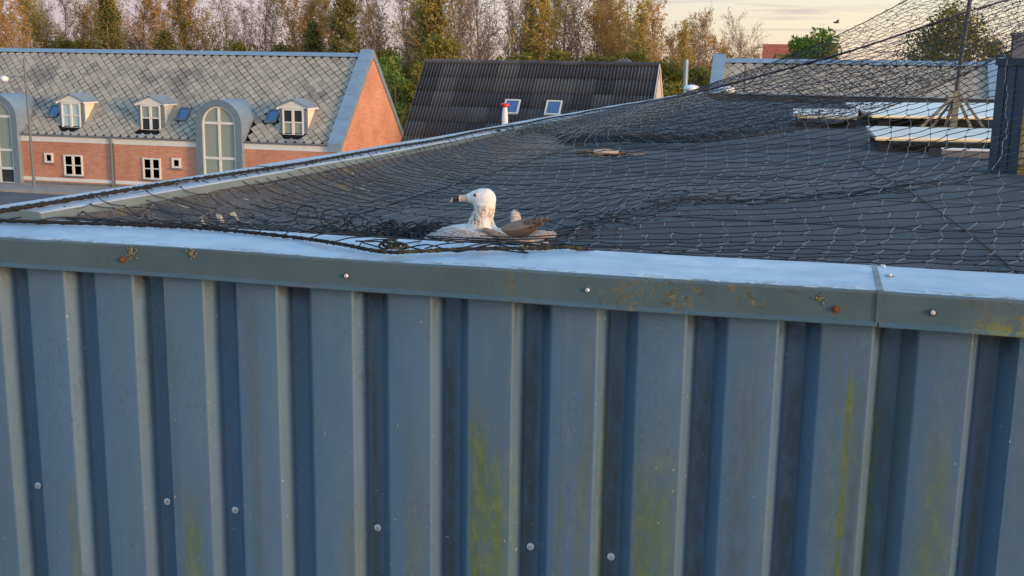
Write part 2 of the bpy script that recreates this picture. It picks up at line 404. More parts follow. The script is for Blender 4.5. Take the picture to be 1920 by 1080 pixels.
M_PANEL.col(M_PANEL.mix(M_PANEL.rng(M_PANEL.noise(2.4, 5, .65), .52, .72), lin(234, 232, 220), lin(178, 182, 178)))
M_PEDGE = Mat('yellowed_panel_edge', lin(196, 184, 132), .6).varied(.2, 6)
M_STACK = Mat('dark_slate_blue_cladding', lin(52, 66, 82), .6, .4).varied(.2, 5, (1, 1, .4))
M_STACKG = Mat('mossy_yellow_green_face', lin(104, 102, 62), .9, .2).varied(.3, 8, (1, 1, .3))
M_STACKT = Mat('dark_stack_rim', lin(42, 50, 58), .7)
M_STRAW = Mat('dry_straw', lin(150, 128, 98), .9, .2)
M_STRAW.col(M_STRAW.ramp(M_STRAW.rand(), [(0, lin(84, 68, 50)), (.5, lin(140, 116, 88)), (1, lin(190, 170, 138))]))
M_SCRAP = Mat('white_scrap', lin(200, 188, 168), .7).varied(.15, 40)
M_RED = Mat('red_plastic', lin(214, 44, 48), .4)
M_PLASTIC = Mat('white_plastic', lin(235, 236, 236), .4)
M_REDTILE = Mat('red_clay_tiles', lin(168, 92, 72), .85).varied(.2, 1.2, (1, 1, 3))
M_DISH = Mat('grey_dish', lin(96, 100, 108), .6)

# ------------------------------------------------------------------ the setting: ground
def sheet(name, x0, x1, y0, y1, z, mat):
    o = MB().add([(x0, y0, z), (x1, y0, z), (x1, y1, z), (x0, y1, z)], [(0, 1, 2, 3)]).build(name, mat); o['kind'] = 'structure'; return o
sheet('ground', -900, 900, -400, 1500, -G, M_GRASS)
sheet('road', -160, 160, -40, 47.2, -G+.004, M_ASPH)
pv = MB().box(-160, 160, 47.2, 50.2, -G+.002, -G+.12).build('pavement', M_PAVE); pv['kind'] = 'structure'

# ------------------------------------------------------------------ the flat-roofed clad building
XL, XR, YF, YB = -2.30, 9.5, 2.545, 23.4
PITCHX, X0 = .207, -1.911
ZTAB = [(2.0, -.432), (2.83, -.446), (3.76, -.461), (5.36, -.483), (6.21, -.489), (8.13, -.499), (11.8, -.520), (18.1, -.568), (24, -.598)]
def zpar(y): return float(np.interp(y, [a for a, b in ZTAB], [b for a, b in ZTAB]))
def zroof(y): return -.632 - .0065*(y-2.8)
bld = thing('flat_roofed_building', 'low building with ribbed blue-grey metal cladding and flat felt roof', 'building', (0, 6, 0))
# ribbed wall sheets: five ribs each, the next sheet lapped 1.5 mm in front
W1, SR, W2, SL, DEP = .113, .023, .039, .032, .052
def rib_profile(nrib, x_start):
    """outer flat first, then right-facing slope, valley, left-facing slope, with rounded bends"""
    pts = []; b = .005
    for k in range(nrib):
        x = x_start + k*PITCHX
        raw = [(x, 0), (x+W1, 0), (x+W1+SR, DEP), (x+W1+SR+W2, DEP), (x+PITCHX, 0)]
        pts += raw[:-1]
    pts.append((x_start+nrib*PITCHX, 0)); pts.append((x_start+nrib*PITCHX+.03, 0))
    outp = [pts[0]]
    for a, p, c in zip(pts, pts[1:], pts[2:]):
        a, p, c = map(np.array, (a, p, c)); u = (a-p)/np.linalg.norm(a-p); w = (c-p)/np.linalg.norm(c-p)
        if abs(np.cross(u, w)) < 1e-3: outp.append(tuple(p)); continue
        A, B = p+u*b, p+w*b
        for t in (0, .33, .67, 1): outp.append(tuple((1-t)**2*A + 2*t*(1-t)*p + t*t*B))
    outp.append(pts[-1]); return outp
xs0 = X0 - W1 - 3*PITCHX
k = 0; x = xs0
while x < 3.2:
    pr = rib_profile(5, x); y0 = 2.579 - (k % 2)*.0015; n = len(pr); mb = MB()
    zs = np.linspace(-.535, -G+.15, 6)
    mb.add([(px, y0+py, z) for z in zs for px, py in pr], [(r*n+i, (r+1)*n+i, (r+1)*n+i+1, r*n+i+1) for r in range(5) for i in range(n-1)])
    mb.build('cladding_sheet', M_CLAD, bld, True); x += 5*PITCHX; k += 1
MB().box(3.0, XR, 2.56, 2.64, -G, -.54).box(XL+.02, XR, 2.66, 2.80, -G, -.53).build('inner_wall', M_BLOCKWALL, bld)
MB().box(XL+.02, XL+.12, 2.8, YB, -G, -.62).box(XL+.12, XR, YB-.1, YB, -G, -.76).box(XR-.1, XR, 2.8, YB-.1, -G, -.7).box(xs0, XL+.02, 2.66, 2.8, -G, -.53).build('outer_wall', M_CLAD, bld)
# front flashing: two folded lengths that butt at the seam
def front_flash(x0, x1, dy=0):
    nx = max(2, int((x1-x0)/.08)); xsn = np.linspace(x0, x1, nx)
    prof = [(2.549, -.5640), (2.534, -.5635), (2.5335, -.5615), (2.5440, -.5530), (2.5445, -.492), (2.5465, -.4875), (2.551, -.4858), (2.70, -.4835), (2.855, -.482), (2.862, -.484), (2.864, -.53), (2.86, -.53)]
    V = []; m = len(prof)
    for xi in xsn:
        wob = .0012*math.sin(xi*3.1)+.0008*math.sin(xi*7.7+1)
        dent = -.010*math.exp(-((xi+1.0)/.16)**2)
        for j, (py, pz) in enumerate(prof):
            dd = dent if 5 < j < 8 else 0
            V.append((xi, py+dy+(wob if j < 5 else 0), pz+wob*.8+dd*(1 if j == 7 else .3)))
    F = [(a*m+j, a*m+j+1, (a+1)*m+j+1, (a+1)*m+j) for a in range(nx-1) for j in range(m-1)]
    ob = MB().add(V, F).build('front_flashing', [M_FLASH, M_FLASH_SKYLIT], bld, False)
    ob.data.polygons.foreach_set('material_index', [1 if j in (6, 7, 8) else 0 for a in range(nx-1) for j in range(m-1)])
    return ob
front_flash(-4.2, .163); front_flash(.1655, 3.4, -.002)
MB().add([(.158, 2.5415, -.555), (.170, 2.5415, -.555), (.170, 2.5415, -.489), (.158, 2.5415, -.489), (.156, 2.548, -.4825), (.170, 2.548, -.4825), (.170, 2.86, -.4795), (.158, 2.86, -.4795)], [(0, 1, 2, 3), (3, 2, 5, 4), (4, 5, 6, 7)]).build('flashing_lap', M_FLASH, bld)
# left parapet flashing in lengths
ys = [2.78, 4.45, 6.5, 8.55, 10.6, 12.65, 14.7, 16.75, 18.8, 20.85, 23.2]
for i, (a, b) in enumerate(zip(ys, ys[1:])):
    lift = .003*(i % 2); xo = XL - (.006 if i % 2 else 0); V = []
    for y in (a, (a+b)/2, b+.02):
        z = zpar(y)+lift
        V += [(xo-.004, y, z-.10), (xo-.004, y, z-.004), (xo, y, z), (-2.128, y, z-.006), (-2.122, y, z-.010), (-2.118, y, z-.046), (-2.110, y, z-.050)]
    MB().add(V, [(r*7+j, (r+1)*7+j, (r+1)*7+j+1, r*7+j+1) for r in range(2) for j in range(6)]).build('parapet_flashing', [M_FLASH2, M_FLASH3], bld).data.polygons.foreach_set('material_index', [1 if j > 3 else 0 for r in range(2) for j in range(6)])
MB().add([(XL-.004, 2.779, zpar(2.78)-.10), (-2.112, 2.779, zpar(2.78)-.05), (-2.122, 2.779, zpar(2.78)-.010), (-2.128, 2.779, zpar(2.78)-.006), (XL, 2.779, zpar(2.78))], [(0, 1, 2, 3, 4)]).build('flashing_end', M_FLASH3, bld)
# far and right upstands of dark felt
MB().box(XL+.2, XR, YB-.45, YB-.1, -.80, -.628).build('far_upstand', M_FELT, bld)
MB().box(XL+.15, XR, YB-.5, YB-.02, -.627, -.612).build('far_flashing', M_GUTTER, bld)
# felt: strips laid across the roof, each lapped over the one below it
y = 2.80; i = 0
while y < YB-.45:
    y1 = min(y+1.0, YB-.4); zl = .0012
    nx = 26; xa = np.linspace(-1.80, XR-.1, nx); V = []
    for yy, dz in ((y-.05, zl+.0012), (y-.0495, zl+.0018), (y+.4, .001), (y1+.05, 0)):
        for xx in xa: V.append((xx, yy+(.006*math.sin(xx*5+i*2) if dz > zl else 0), zroof(yy)+dz+.003*math.sin(xx*1.7)*math.sin(yy*2.1)))
    F = [(r*nx+j, r*nx+j+1, (r+1)*nx+j+1, (r+1)*nx+j) for r in range(3) for j in range(nx-1)]
    MB().add(V, F).build('felt_strip', M_FELT, bld, False)
    # the same strip turned up over the cant at the left parapet
    V = []
    for yy in (y-.05, y+.45, y1+.05):
        dz = .002 if yy < y else 0
        V += [(-2.119, yy, zpar(yy)-.035+dz), (-2.10, yy, zpar(yy)-.055+dz), (-1.98, yy, (zpar(yy)+zroof(yy))/2-.03+dz), (-1.86, yy, zroof(yy)+.015+dz), (-1.78, yy, zroof(yy)+.0055+dz)]
    MB().add(V, [(r*5+j, r*5+j+1, (r+1)*5+j+1, (r+1)*5+j) for r in range(2) for j in range(4)]).build('felt_upstand', M_FELT, bld)
    y = y1; i += 1
MB().add([(-1.9, 2.862, -.50), (XR, 2.862, -.50), (XR, 2.875, -.60), (XR, 2.95, -.62), (-1.9, 2.95, -.62), (-1.9, 2.875, -.60)], [(0, 1, 2, 5), (5, 2, 3, 4)]).build('front_upstand', M_FELT, bld)
# screws
def screw(p, axis, rusty=False, r=.0075):
    a = Vector(axis); p = Vector(p); mb = MB()
    mb.tube([p-a*.002, p+a*.0015], r*1.25, 14)
    w = mb.build('screw', M_WASH if not rusty else M_RUST, bld)
    h = MB(); h.tube([p+a*.001, p+a*.0065, p+a*.0078], [r*.72, r*.72, r*.5], 6)
    return w, h.build('screw_head', M_RUST if rusty else M_STEEL, w)
for i, (x, y, z) in enumerate([(-1.705, 2.5445, -.525), (-1.082, 2.5445, -.528), (-.482, 2.5445, -.524), (.074, 2.5445, -.531), (.274, 2.5425, -.523)]): screw((x, y, z), (0, -1, 0), i in (0, 3))
for x, y in [(-1.538, 2.83), (.184, 2.842), (.192, 2.725)]: screw((x, y, -.4835), (0, 0, 1), False, .009)
for x in (-2.089, -1.667, -1.455, -1.039, -.626, -.414):
    kk = round((x-(X0+SR+W2/2))/PITCHX); w, h = screw((X0+SR+W2/2+kk*PITCHX, 2.579+DEP-.002, -1.216), (0, -1, 0), False, .0075); w.data.materials[0] = M_WASHER.m; h.location.y = -.002; w.location.y = -.001
lm = random.Random(3)
for (x, z, n, sp) in [(-1.677, -.503, 40, .016), (-1.506, -.499, 22, .012), (-.36, -.508, 30, .03), (-.27, -.53, 34, .03), (.04, -.505, 16, .015)]:
    mb = MB()
    for _ in range(n): mb.ell((x+lm.gauss(0, sp*.5), 2.5435, z+lm.gauss(0, sp*.5)), (lm.uniform(.001, .0032), .0015, lm.uniform(.001, .003)), 6, 4)
    tag(mb.build('lichen', M_LICH, bld), kind='stuff')

# ------------------------------------------------------------------ slate-roofed brick buildings
def arch_pts(xc, w, zs, y, n=16):
    r = w/2; return [(xc+r*math.cos(math.pi*k/n), y, zs+r*math.sin(math.pi*k/n)) for k in range(n+1)]
YFR, YRD, ZE, ZR = 50.0, 54.1, -4.16, .05
SLOPE = (ZR-ZE)/(YRD-YFR)
SA = math.atan(SLOPE)
def slope_y(z): return YFR + (z-ZE)/SLOPE
def window(parent, x0, x1, z0, z1, y, cols=2, rows=2, gl=None, fr=.07, sill=True):
    gl = gl or M_GLASS
    f = MB(); f.box(x0, x0+fr, y-.06, y+.06, z0, z1).box(x1-fr, x1, y-.06, y+.06, z0, z1).box(x0+fr, x1-fr, y-.06, y+.06, z1-fr, z1).box(x0+fr, x1-fr, y-.06, y+.06, z0, z0+fr)
    cw = (x1-x0-2*fr)/cols; rh = (z1-z0-2*fr)/rows; b = .045
    for c in range(1, cols): xx = x0+fr+c*cw; f.box(xx-b*1.3, xx+b*1.3, y-.055, y+.05, z0+fr, z1-fr)
    for r in range(1, rows):
        zz = z0+fr+r*rh
        for c in range(cols): f.box(x0+fr+c*cw+(b*1.3 if c else 0), x0+fr+(c+1)*cw-(b*1.3 if c < cols-1 else 0), y-.05, y+.04, zz-b*.6, zz+b*.6)
    w = f.build('window', M_WHITE, parent)
    for c in range(cols):
        for r in range(rows):
            xx, zz = x0+fr+c*cw, z0+fr+r*rh
            g = gl[(c*rows+r) % len(gl)] if isinstance(gl, list) else gl
            MB().box(xx, xx+cw, y+.01, y+.02, zz, zz+rh).build('pane', g, w)
    if sill: MB().box(x0-.05, x1+.05, y-.10, y+.04, z0-.07, z0-.003).build('sill', M_GUTTER, w)
    return w
TILE = MB()
td = .230
TILE.hexa([(0, -td, 0), (td, 0, 0), (0, td, 0), (-td, 0, 0), (0, -td, .012), (td, 0, .012), (0, td, .012), (-td, 0, .012)])
ME_TILE = TILE.build('slate', M_TILE, data_only=True)
def slate_roof(parent, x0, x1, near_x, skip):
    """diamond slates on the front slope: the 300 nearest to near_x as parts, the rest as one mesh"""
    q = .236; cells = []; rr = random.Random(int(abs(x0)*10))
    sl = (YRD-YFR)/math.cos(SA); nr = int(sl/q)
    for r in range(nr):
        s = q*.6 + r*q
        if s > sl-.12: continue
        xx = x0 + (q if r % 2 else 0)+.1
        while xx < x1+.12:
            yy = YFR + s*math.cos(SA); zz = ZE + s*math.sin(SA)
            if not any(a < xx < b and c < zz < d for a, b, c, d in skip): cells.append((xx, yy, zz, rr.gauss(0, .025), rr.gauss(0, .02), rr.gauss(0, .02), rr.uniform(.90, 1.0)))
            xx += 2*q
    cells.sort(key=lambda c: abs(c[0]-near_x)*1.0 - c[2]*.0)
    base_loc = LOC[parent.name]
    roof = MB().add([(x0, YFR-.03, ZE-.03*SLOPE), (x1, YFR-.03, ZE-.03*SLOPE), (x1, YRD, ZR), (x0, YRD, ZR), (x1, 2*YRD-YFR+.12, ZE-.12*SLOPE), (x0, 2*YRD-YFR+.12, ZE-.12*SLOPE)], [(0, 1, 2, 3), (3, 2, 4, 5)]).build('roof', M_UNDER, parent)
    rest = MB(); tv = [Vector(v.co) for v in ME_TILE.vertices]; tf = [tuple(p.vertices) for p in ME_TILE.polygons]
    from mathutils import Euler
    for n, (xx, yy, zz, rz, tx, ty, sc) in enumerate(cells):
        e = Euler((SA-.05+tx, ty, rz), 'XYZ'); off = Vector((0, -math.sin(SA), math.cos(SA)))*.026
        if n < 300: put('slate', ME_TILE, roof, (xx-base_loc[0], yy+off.y-base_loc[1], zz+off.z+G-base_loc[2]), e, (sc, sc, 1))
        else:
            R = e.to_matrix(); rest.add([R @ Vector((v.x*sc, v.y*sc, v.z)) + Vector((xx, yy, zz)) + off for v in tv], tf)
    if rest.n: tag(rest.build('slate_field', M_TILE, roof), kind='stuff')
    MB().loop_prism([(x0, YRD-.22, ZR-.10), (x0, YRD-.20, ZR-.04), (x0, YRD, ZR+.10), (x0, YRD+.20, ZR-.04), (x0, YRD+.22, ZR-.10)], (x1-x0, 0, 0)).build('ridge_cap', M_ZINC, roof)
    return roof
def coping(parent, x0, x1):
    """raised zinc coping over a gable, both slopes, in short lengths"""
    h = .30; nb = 8
    for sgn in (1, -1):
        for k in range(nb):
            a, b = k/nb, (k+1)/nb-.004
            def P(t, dz): 
                yy = YFR-.18+t*(YRD-YFR+.18); zz = ZE-.18*SLOPE+t*(ZR-ZE+.18*SLOPE)
                return (yy if sgn > 0 else 2*YRD-yy, zz+dz)
            (ya, za), (yb, zb) = P(a, 0), P(b, 0)
            MB().hexa([(x0, ya, za-.1), (x1, ya, za-.1), (x1, yb, zb-.1), (x0, yb, zb-.1), (x0, ya, za+h), (x1, ya, za+h), (x1, yb, zb+h), (x0, yb, zb+h)]).build('gable_coping', M_ZINC, parent)
def gable_wall(parent, x, th, z0):
    MB().loop_prism([(x, YFR, -G), (x, 2*YRD-YFR, -G), (x, 2*YRD-YFR, ZE), (x, YRD, ZR), (x, YFR, ZE)], (th, 0, 0)).build('gable_wall', M_BRICK, parent)
def small_dormer(parent, xc, gl):
    y = 50.45; w = MB()
    x0, x1, z0, zt = xc-.545, xc+.545, -3.80, -2.55
    yb = slope_y(zt)
    # zinc clad front frame, white cheeks, boarded pediment, ribbed zinc roof
    d = MB().box(x0-.16, x0-.02, y, y+.14, z0-.16, zt).box(x1+.02, x1+.16, y, y+.14, z0-.16, zt).box(x0-.02, x1+.02, y, y+.14, z0-.16, z0-.02).build('dormer', M_ZINCD, parent)
    for xx in (x0-.14, x1+.10): MB().loop_prism([(xx, y+.142, z0+.05), (xx, y+.142, zt), (xx, yb+.1, zt)], (.04, 0, 0)).build('cheek', M_CREAM, d)
    ap = -2.12; e0, e1 = x0-.24, x1+.24
    MB().loop_prism([(e0, y-.02, zt+.03), (e1, y-.02, zt+.03), (e1, y-.02, zt+.10), (xc, y-.02, ap), (e0, y-.02, zt+.10)], (0, .10, 0)).build('pediment', M_WHITE, d)
    yr = slope_y(ap)+.15; ye = slope_y(zt)+.15
    for s, xe in ((-1, e0-.04), (1, e1+.04)):
        MB().loop_prism([(xe, y-.10, zt+.08), (xc, y-.10, ap+.03), (xc, yr, ap+.03), (xe, ye, zt+.08)], (0, 0, .035)).build('dormer_roof', M_ZINC, d)
        MB().box(min(xe, xe-s*.06), max(xe, xe-s*.06), y-.08, ye-.1, zt-.01, zt+.075).build('eaves_board', M_WHITE, d)
        for q in (.12, .37, .62, .87):
            xa = xe+(xc-xe)*q; za = zt+.08+(ap-zt-.05)*q; MB().beam((xa, y-.10, za+.05), (xa, ye+(yr-ye)*q, za+.05), .03, .05).build('roof_seam', M_ZINC, d)
    ww = window(d, x0, x1, z0, zt+.02, y+.02, 2, 2, gl, .07, False) if False else None
    f = MB(); fr = .07; zz0, zz1 = z0, zt+.02
    f.box(x0, x0+fr, y-.05, y+.06, zz0, zz1).box(x1-fr, x1, y-.05, y+.06, zz0, zz1).box(x0+fr, x1-fr, y-.05, y+.06, zz1-fr, zz1).box(x0+fr, x1-fr, y-.05, y+.06, zz0, zz0+fr)
    f.box(xc-.06, xc+.06, y-.045, y+.05, zz0+fr, zz1-fr); zm = (zz0+zz1)/2
    f.box(x0+fr, xc-.06, y-.04, y+.04, zm-.03, zm+.03).box(xc+.06, x1-fr, y-.04, y+.04, zm-.03, zm+.03); f.build('window_frame', M_WHITE, d)
    for a, b in ((x0+fr, xc-.06), (xc+.06, x1-fr)):
        for c, e in ((zz0+fr, zm), (zm, zz1-fr)):
            g = gl[(int(a > xc-.1)*2 + int(c > zm-.1)) % len(gl)]
            MB().box(a, b, y+.01, y+.02, c+.002, e-.002).build('pane', g, d)
    # lead flashing below
    ya = y-.36; za = ZE+(ya-YFR)*SLOPE+.05
    MB().loop_prism([(x0-.32, ya, za), (x1+.32, ya, za), (x1+.17, y-.002, z0-.05), (x0-.17, y-.002, z0-.05)], (0, 0, .012)).build('apron', M_ZINC, d)
    for xx, sg in ((x0-.17, -1), (x1+.17, 1)): MB().loop_prism([(xx, y, ZE+(y-YFR)*SLOPE+.05), (xx+sg*.22, y, ZE+(y-YFR)*SLOPE+.05), (xx+sg*.22, yb, zt+.05), (xx, yb, zt+.05)], (0, 0, .012)).build('flashing', M_TILE, d)
def rooflight(parent, xc, yc, zc, w=.62, h=.85, fm=None, gm=None, sl=SLOPE):
    a = math.atan(sl); u = Vector((0, math.cos(a), math.sin(a))); nrm = Vector((0, -math.sin(a), math.cos(a))); c = Vector((xc, yc, zc)); X = Vector((1, 0, 0))
    def slab(x0, x1, s0, s1, n0, n1):
        return [c+X*x+u*s+nrm*n for n in (n0, n1) for x, s in ((x0, s0), (x1, s0), (x1, s1), (x0, s1))]
    f = MB()
    for r in ((-w/2, w/2, -h/2, -h/2+.09), (-w/2, w/2, h/2-.09, h/2), (-w/2, -w/2+.09, -h/2+.09, h/2-.09), (w/2-.09, w/2, -h/2+.09, h/2-.09)): f.hexa(slab(*r, .0, .13))
    o = f.build('rooflight', fm or M_GUTTER, parent); MB().hexa(slab(-w/2+.09, w/2-.09, -h/2+.09, h/2-.09, .07, .09)).build('pane', gm or M_GLASSB, o); return o
def arched_bay(parent, xc):
    wo, wi = 2.46, 1.78; y0 = 49.72; zs = -2.14-wo/2; zsi = -2.46-wi/2
    # zinc surround: arch ring and legs
    n = 18; out_ = [(xc+wo/2, y0, -6.72)]+arch_pts(xc, wo, zs, y0, n)+[(xc-wo/2, y0, -6.72)]; inn = [(xc+wi/2, y0, -6.72)]+arch_pts(xc, wi, zsi, y0, n)+[(xc-wi/2, y0, -6.72)]
    m = len(out_); mb = MB(); V = out_+inn+[(x, y0+.22, z) for x, y, z in inn]
    F = [(k, k+1, m+k+1, m+k) for k in range(m-1)] + [(m+k, m+k+1, 2*m+k+1, 2*m+k) for k in range(m-1)]
    mb.add(V, F); bay = mb.build('arched_bay', M_ZINCD, parent)
    # barrel behind, running back into the slope
    V = []; 
    for x, y, z in out_:
        yb = max(slope_y(z)+.05, 50.0) if z > ZE else 50.02
        V += [(x, y0, z), (x, yb, z)]
    MB().add(V, [(2*k, 2*k+1, 2*k+3, 2*k+2) for k in range(m-1)]).build('barrel_roof', M_ZINC, bay, True)
    yg = y0+.12; fr = .075; wf = MB()
    o2 = [(xc+wi/2, yg, -6.72)]+arch_pts(xc, wi, zsi, yg, n)+[(xc-wi/2, yg, -6.72)]; i2 = [(xc+wi/2-fr, yg, -6.72)]+arch_pts(xc, wi-2*fr, zsi, yg, n)+[(xc-wi/2+fr, yg, -6.72)]
    V = [(x, y-.06, z) for x, y, z in o2]+[(x, y-.06, z) for x, y, z in i2]+[(x, y+.06, z) for x, y, z in i2]
    wf.add(V, [(k, k+1, m+k+1, m+k) for k in range(m-1)]+[(m+k, m+k+1, 2*m+k+1, 2*m+k) for k in range(m-1)])
    wf.box(xc-.055, xc+.055, yg-.05, yg+.05, -6.7, -2.54)
    for z in (-3.27, -4.96, -5.9, -6.66): wf.box(xc-wi/2+fr, xc-.055, yg-.045, yg+.045, z-.06, z+.06).box(xc+.055, xc+wi/2-fr, yg-.045, yg+.045, z-.06, z+.06)
    wf.build('window_frame', M_WHITE, bay)
    lev = [-6.6, -5.96, -5.02, -3.33]
    for s in (-1, 1):
        xa, xb = (xc-wi/2+fr, xc-.055) if s < 0 else (xc+.055, xc+wi/2-fr)
        for a, b, gm in zip([-6.60, -5.84, -4.90], [-5.96, -5.02, -3.33], [M_GLASS, M_GLASSP, M_GLASSP]): MB().box(xa, xb, yg+.0, yg+.012, a, b).build('pane', gm, bay)
        arc = [p for p in arch_pts(xc, wi-2*fr, zsi, yg, 24) if (p[0]-xc)*s > .05 and p[2] > -3.2]
        arc = sorted(arc, key=lambda p: p[2])
        lp = [(xc+s*.055, yg, -3.21)]+[(xc+s*(wi/2-fr), yg, -3.21)]+arc+[(xc+s*.055, yg, zsi+wi/2-fr)]
        if s < 0: lp = lp[::-1]
        MB().loop_prism(lp, (0, .012, 0)).build('pane', M_GLASSP, bay)
        for q in range(7): 
            xx = xa+(xb-xa)*(q+.5)/7; MB().box(xx-.012, xx+.012, yg+.12, yg+.14, -5.84, -5.02).build('baluster', M_GUTTER, bay)
    MB().box(xc-wi/2, xc+wi/2, yg+.5, yg+.52, -6.7, -2.5).build('room_back', M_BLOCKWALL, bay)
def brick_building(name, x0, x1, label, right_end=True, left_end=False, dormers=(), bays=(), lights=(), near_x=0):
    b = thing(name, label, 'building', ((x0+x1)/2, YRD, 0))
    skip = [(d-.60, d+.60, -3.98, -2.42) for d in dormers] + [(a-1.25, a+1.25, -9, -3.2) for a in bays] + [(a-.95, a+.95, -3.21, -2.6) for a in bays] + [(a-.5, a+.5, -2.61, -2.3) for a in bays] + [(lx-.30, lx+.30, lz-.28, lz+.28) for lx, ly, lz in lights]
    r = slate_roof(b, x0+.3, x1-(.55 if right_end else .1), near_x, skip)
    xs = sorted([(a-1.2, a+1.2) for a in bays]); prev = x0+.05; segs = []
    for a, c in xs:
        if a > prev: segs.append((prev, a))
        prev = c
    segs.append((prev, x1-.02))
    for a, c in segs:
        MB().box(a, c, YFR, YFR+.3, -6.52, ZE-.32).build('brick_wall', M_BRICK, b)
        MB().box(a, c, YFR-.035, YFR+.25, ZE-.32, ZE-.005).build('fascia_board', M_WHITE, b)
        MB().box(a, c, YFR-.03, YFR+.2, -G, -6.62).box(a, c, YFR-.012, YFR+.2, -6.62, -6.521).build('plinth', M_BLOCKWALL, b)
        MB().box(a, c, YFR-.028, YFR-.002, -6.46, -6.29).build('white_band', M_WHITE, b)
        MB().tube([(a, YFR-.10, ZE+.015), (c, YFR-.10, ZE+.015)], .05, 8).build('gutter', M_GUTTER, b)
    MB().box(x0+.05, x1-.02, 2*YRD-YFR-.3, 2*YRD-YFR, -G, ZE-.005).build('rear_wall', M_BRICK, b)
    if right_end: gable_wall(b, x1-.30, .30, -G); coping(b, x1-.62, x1+.06)
    if left_end: gable_wall(b, x0, .30, -G); coping(b, x0-.06, x0+.50)
    for d, gl in dormers.items() if isinstance(dormers, dict) else []: small_dormer(b, d, gl)
    for a in bays: arched_bay(b, a)
    for lx, ly, lz in lights: rooflight(b, lx, ly, lz)
    return b
GL_D = [M_GLASS]; GL_C = [M_GLASSC]
A = brick_building('brick_building', -58, -21.45, 'long orange brick building with diamond slates, dormers and tall arched bays', True, False,
    {-36.30: GL_C, -31.78: [M_GLASS, M_GLASSP], -24.10: [M_GLASSP, M_GLASS], -45.2: GL_D}, (-27.69, -40.23, -52.8), [(-30.33, 51.11, -3.02), (-25.49, 51.13, -2.99), (-37.71, 51.08, -3.05)], -21.4)
for x0, x1 in ((-36.55, -35.48), (-32.04, -31.06), (-24.6, -23.6)): window(A, x0, x1, -6.15, -5.1, YFR-.01, 2, 2, [M_GLASSP, M_GLASS] if x0 < -36 else M_GLASS)
for x0 in (-37.66, -30.42): window(A, x0, x0+.48, -5.54, -5.05, YFR-.01, 1, 1, M_GLASS, .09)
dp = MB().tube([(-33.75, 49.87, ZE), (-33.75, 49.90, ZE-.2), (-33.75, 49.90, -6.7)], .06, 8); dp.box(-33.86, -33.64, 49.955, 49.985, -6.6, ZE-.27); dp.build('downpipe', M_GUTTER, A)
B = brick_building('brick_building', -4.60, 7.75, 'slate-roofed building behind the netting with zinc gable copings at both ends', True, True, {}, (), [], 0)
# ------------------------------------------------------------------ building with the corrugated roof
def corrugated_building():
    x0, x1, yr, zr, ye, ze = -21.45, -8.14, 62.0, -.28, 57.6, -5.0
    b = thing('corrugated_roof_building', 'building with steep dark corrugated roof and two small rooflights', 'building', ((x0+x1)/2, yr, 0))
    sl = (zr-ze)/(yr-ye); a = math.atan(sl); ln = math.hypot(yr-ye, zr-ze)
    cols, rows = 12, 6; sw = (x1-x0)/cols; sh = ln/rows
    nw = 6; seg = nw*8; V = []
    for s, dz in ((0, .02), (sh+.08, 0)):
        for i in range(seg+1):
            xx = i/seg*(sw+.03); V.append((xx, s, .048*math.cos(xx/sw*nw*2*math.pi)+dz))
    V += [(x, y, z-.012) for x, y, z in V[:seg+1]]; n = seg+1
    me = MB().add(V, [(i, i+1, n+i+1, n+i) for i in range(seg)]+[(2*n+i, 2*n+i+1, i+1, i) for i in range(seg)]).build('roof_sheet', M_CORR, data_only=True)
    me.polygons.foreach_set('use_smooth', [True]*len(me.polygons))
    roof = MB().add([(x0, ye, ze-.06), (x1, ye, ze-.06), (x1, yr, zr-.06), (x0, yr, zr-.06), (x1, 2*yr-ye, ze-.06), (x0, 2*yr-ye, ze-.06)], [(0, 1, 2, 3), (3, 2, 4, 5)]).build('roof', M_UNDER, b)
    bl = LOC[b.name]; rr = random.Random(5)
    for r in range(rows):
        for c in range(cols):
            s = r*sh
            put('roof_sheet', me, roof, (x0+c*sw-bl[0]+rr.uniform(-.006, .006), ye+s*math.cos(a)-bl[1], ze+s*math.sin(a)+.02+rr.uniform(-.004, .006)+G-bl[2]), (a-.012+rr.uniform(-.003, .003), rr.uniform(-.002, .002), 0))
    for c in range(cols): MB().tube([(x0+c*sw, yr, zr+.04), (x0+(c+1)*sw-.01, yr, zr+.045)], .13, 8).build('ridge_piece', M_CORR, roof)
    MB().loop_prism([(x1-.25, ye+.3, -G), (x1-.25, 2*yr-ye-.3, -G), (x1-.25, 2*yr-ye-.3, ze), (x1-.25, yr, zr-.1), (x1-.25, ye+.3, ze)], (.2, 0, 0)).build('gable_wall', M_RENDER, b)
    MB().loop_prism([(x0+.05, ye+.3, -G), (x0+.05, 2*yr-ye-.3, -G), (x0+.05, 2*yr-ye-.3, ze), (x0+.05, yr, zr-.1), (x0+.05, ye+.3, ze)], (.2, 0, 0)).build('gable_wall', M_RENDER, b)
    MB().box(x0+.25, x1-.25, ye+.3, ye+.5, -G, ze-.05).build('front_wall', M_RENDER, b)
    for s in (1, -1): MB().beam((x1-.02, yr, zr+.02), (x1-.02, ye if s > 0 else 2*yr-ye, ze), .05, .24).build('verge_board', M_RENDER, b)
    for px in (-15.75, -13.45):
        z = -2.62; y = yr+(z-zr)/sl; rooflight(b, px, y, z, .86, 1.0, M_CREAM, M_GLASSB, sl)
    # fan-shaped vent on the rear slope seen over the ridge
    MB().loop_prism([(-10.9, 62.6, -.5), (-9.6, 62.6, -.5), (-9.75, 62.6, -.15), (-10.1, 62.6, .08), (-10.4, 62.6, .08), (-10.75, 62.6, -.15)], (0, .5, 0)).build('roof_hood', M_DISH, b)
    return b
corrugated_building()
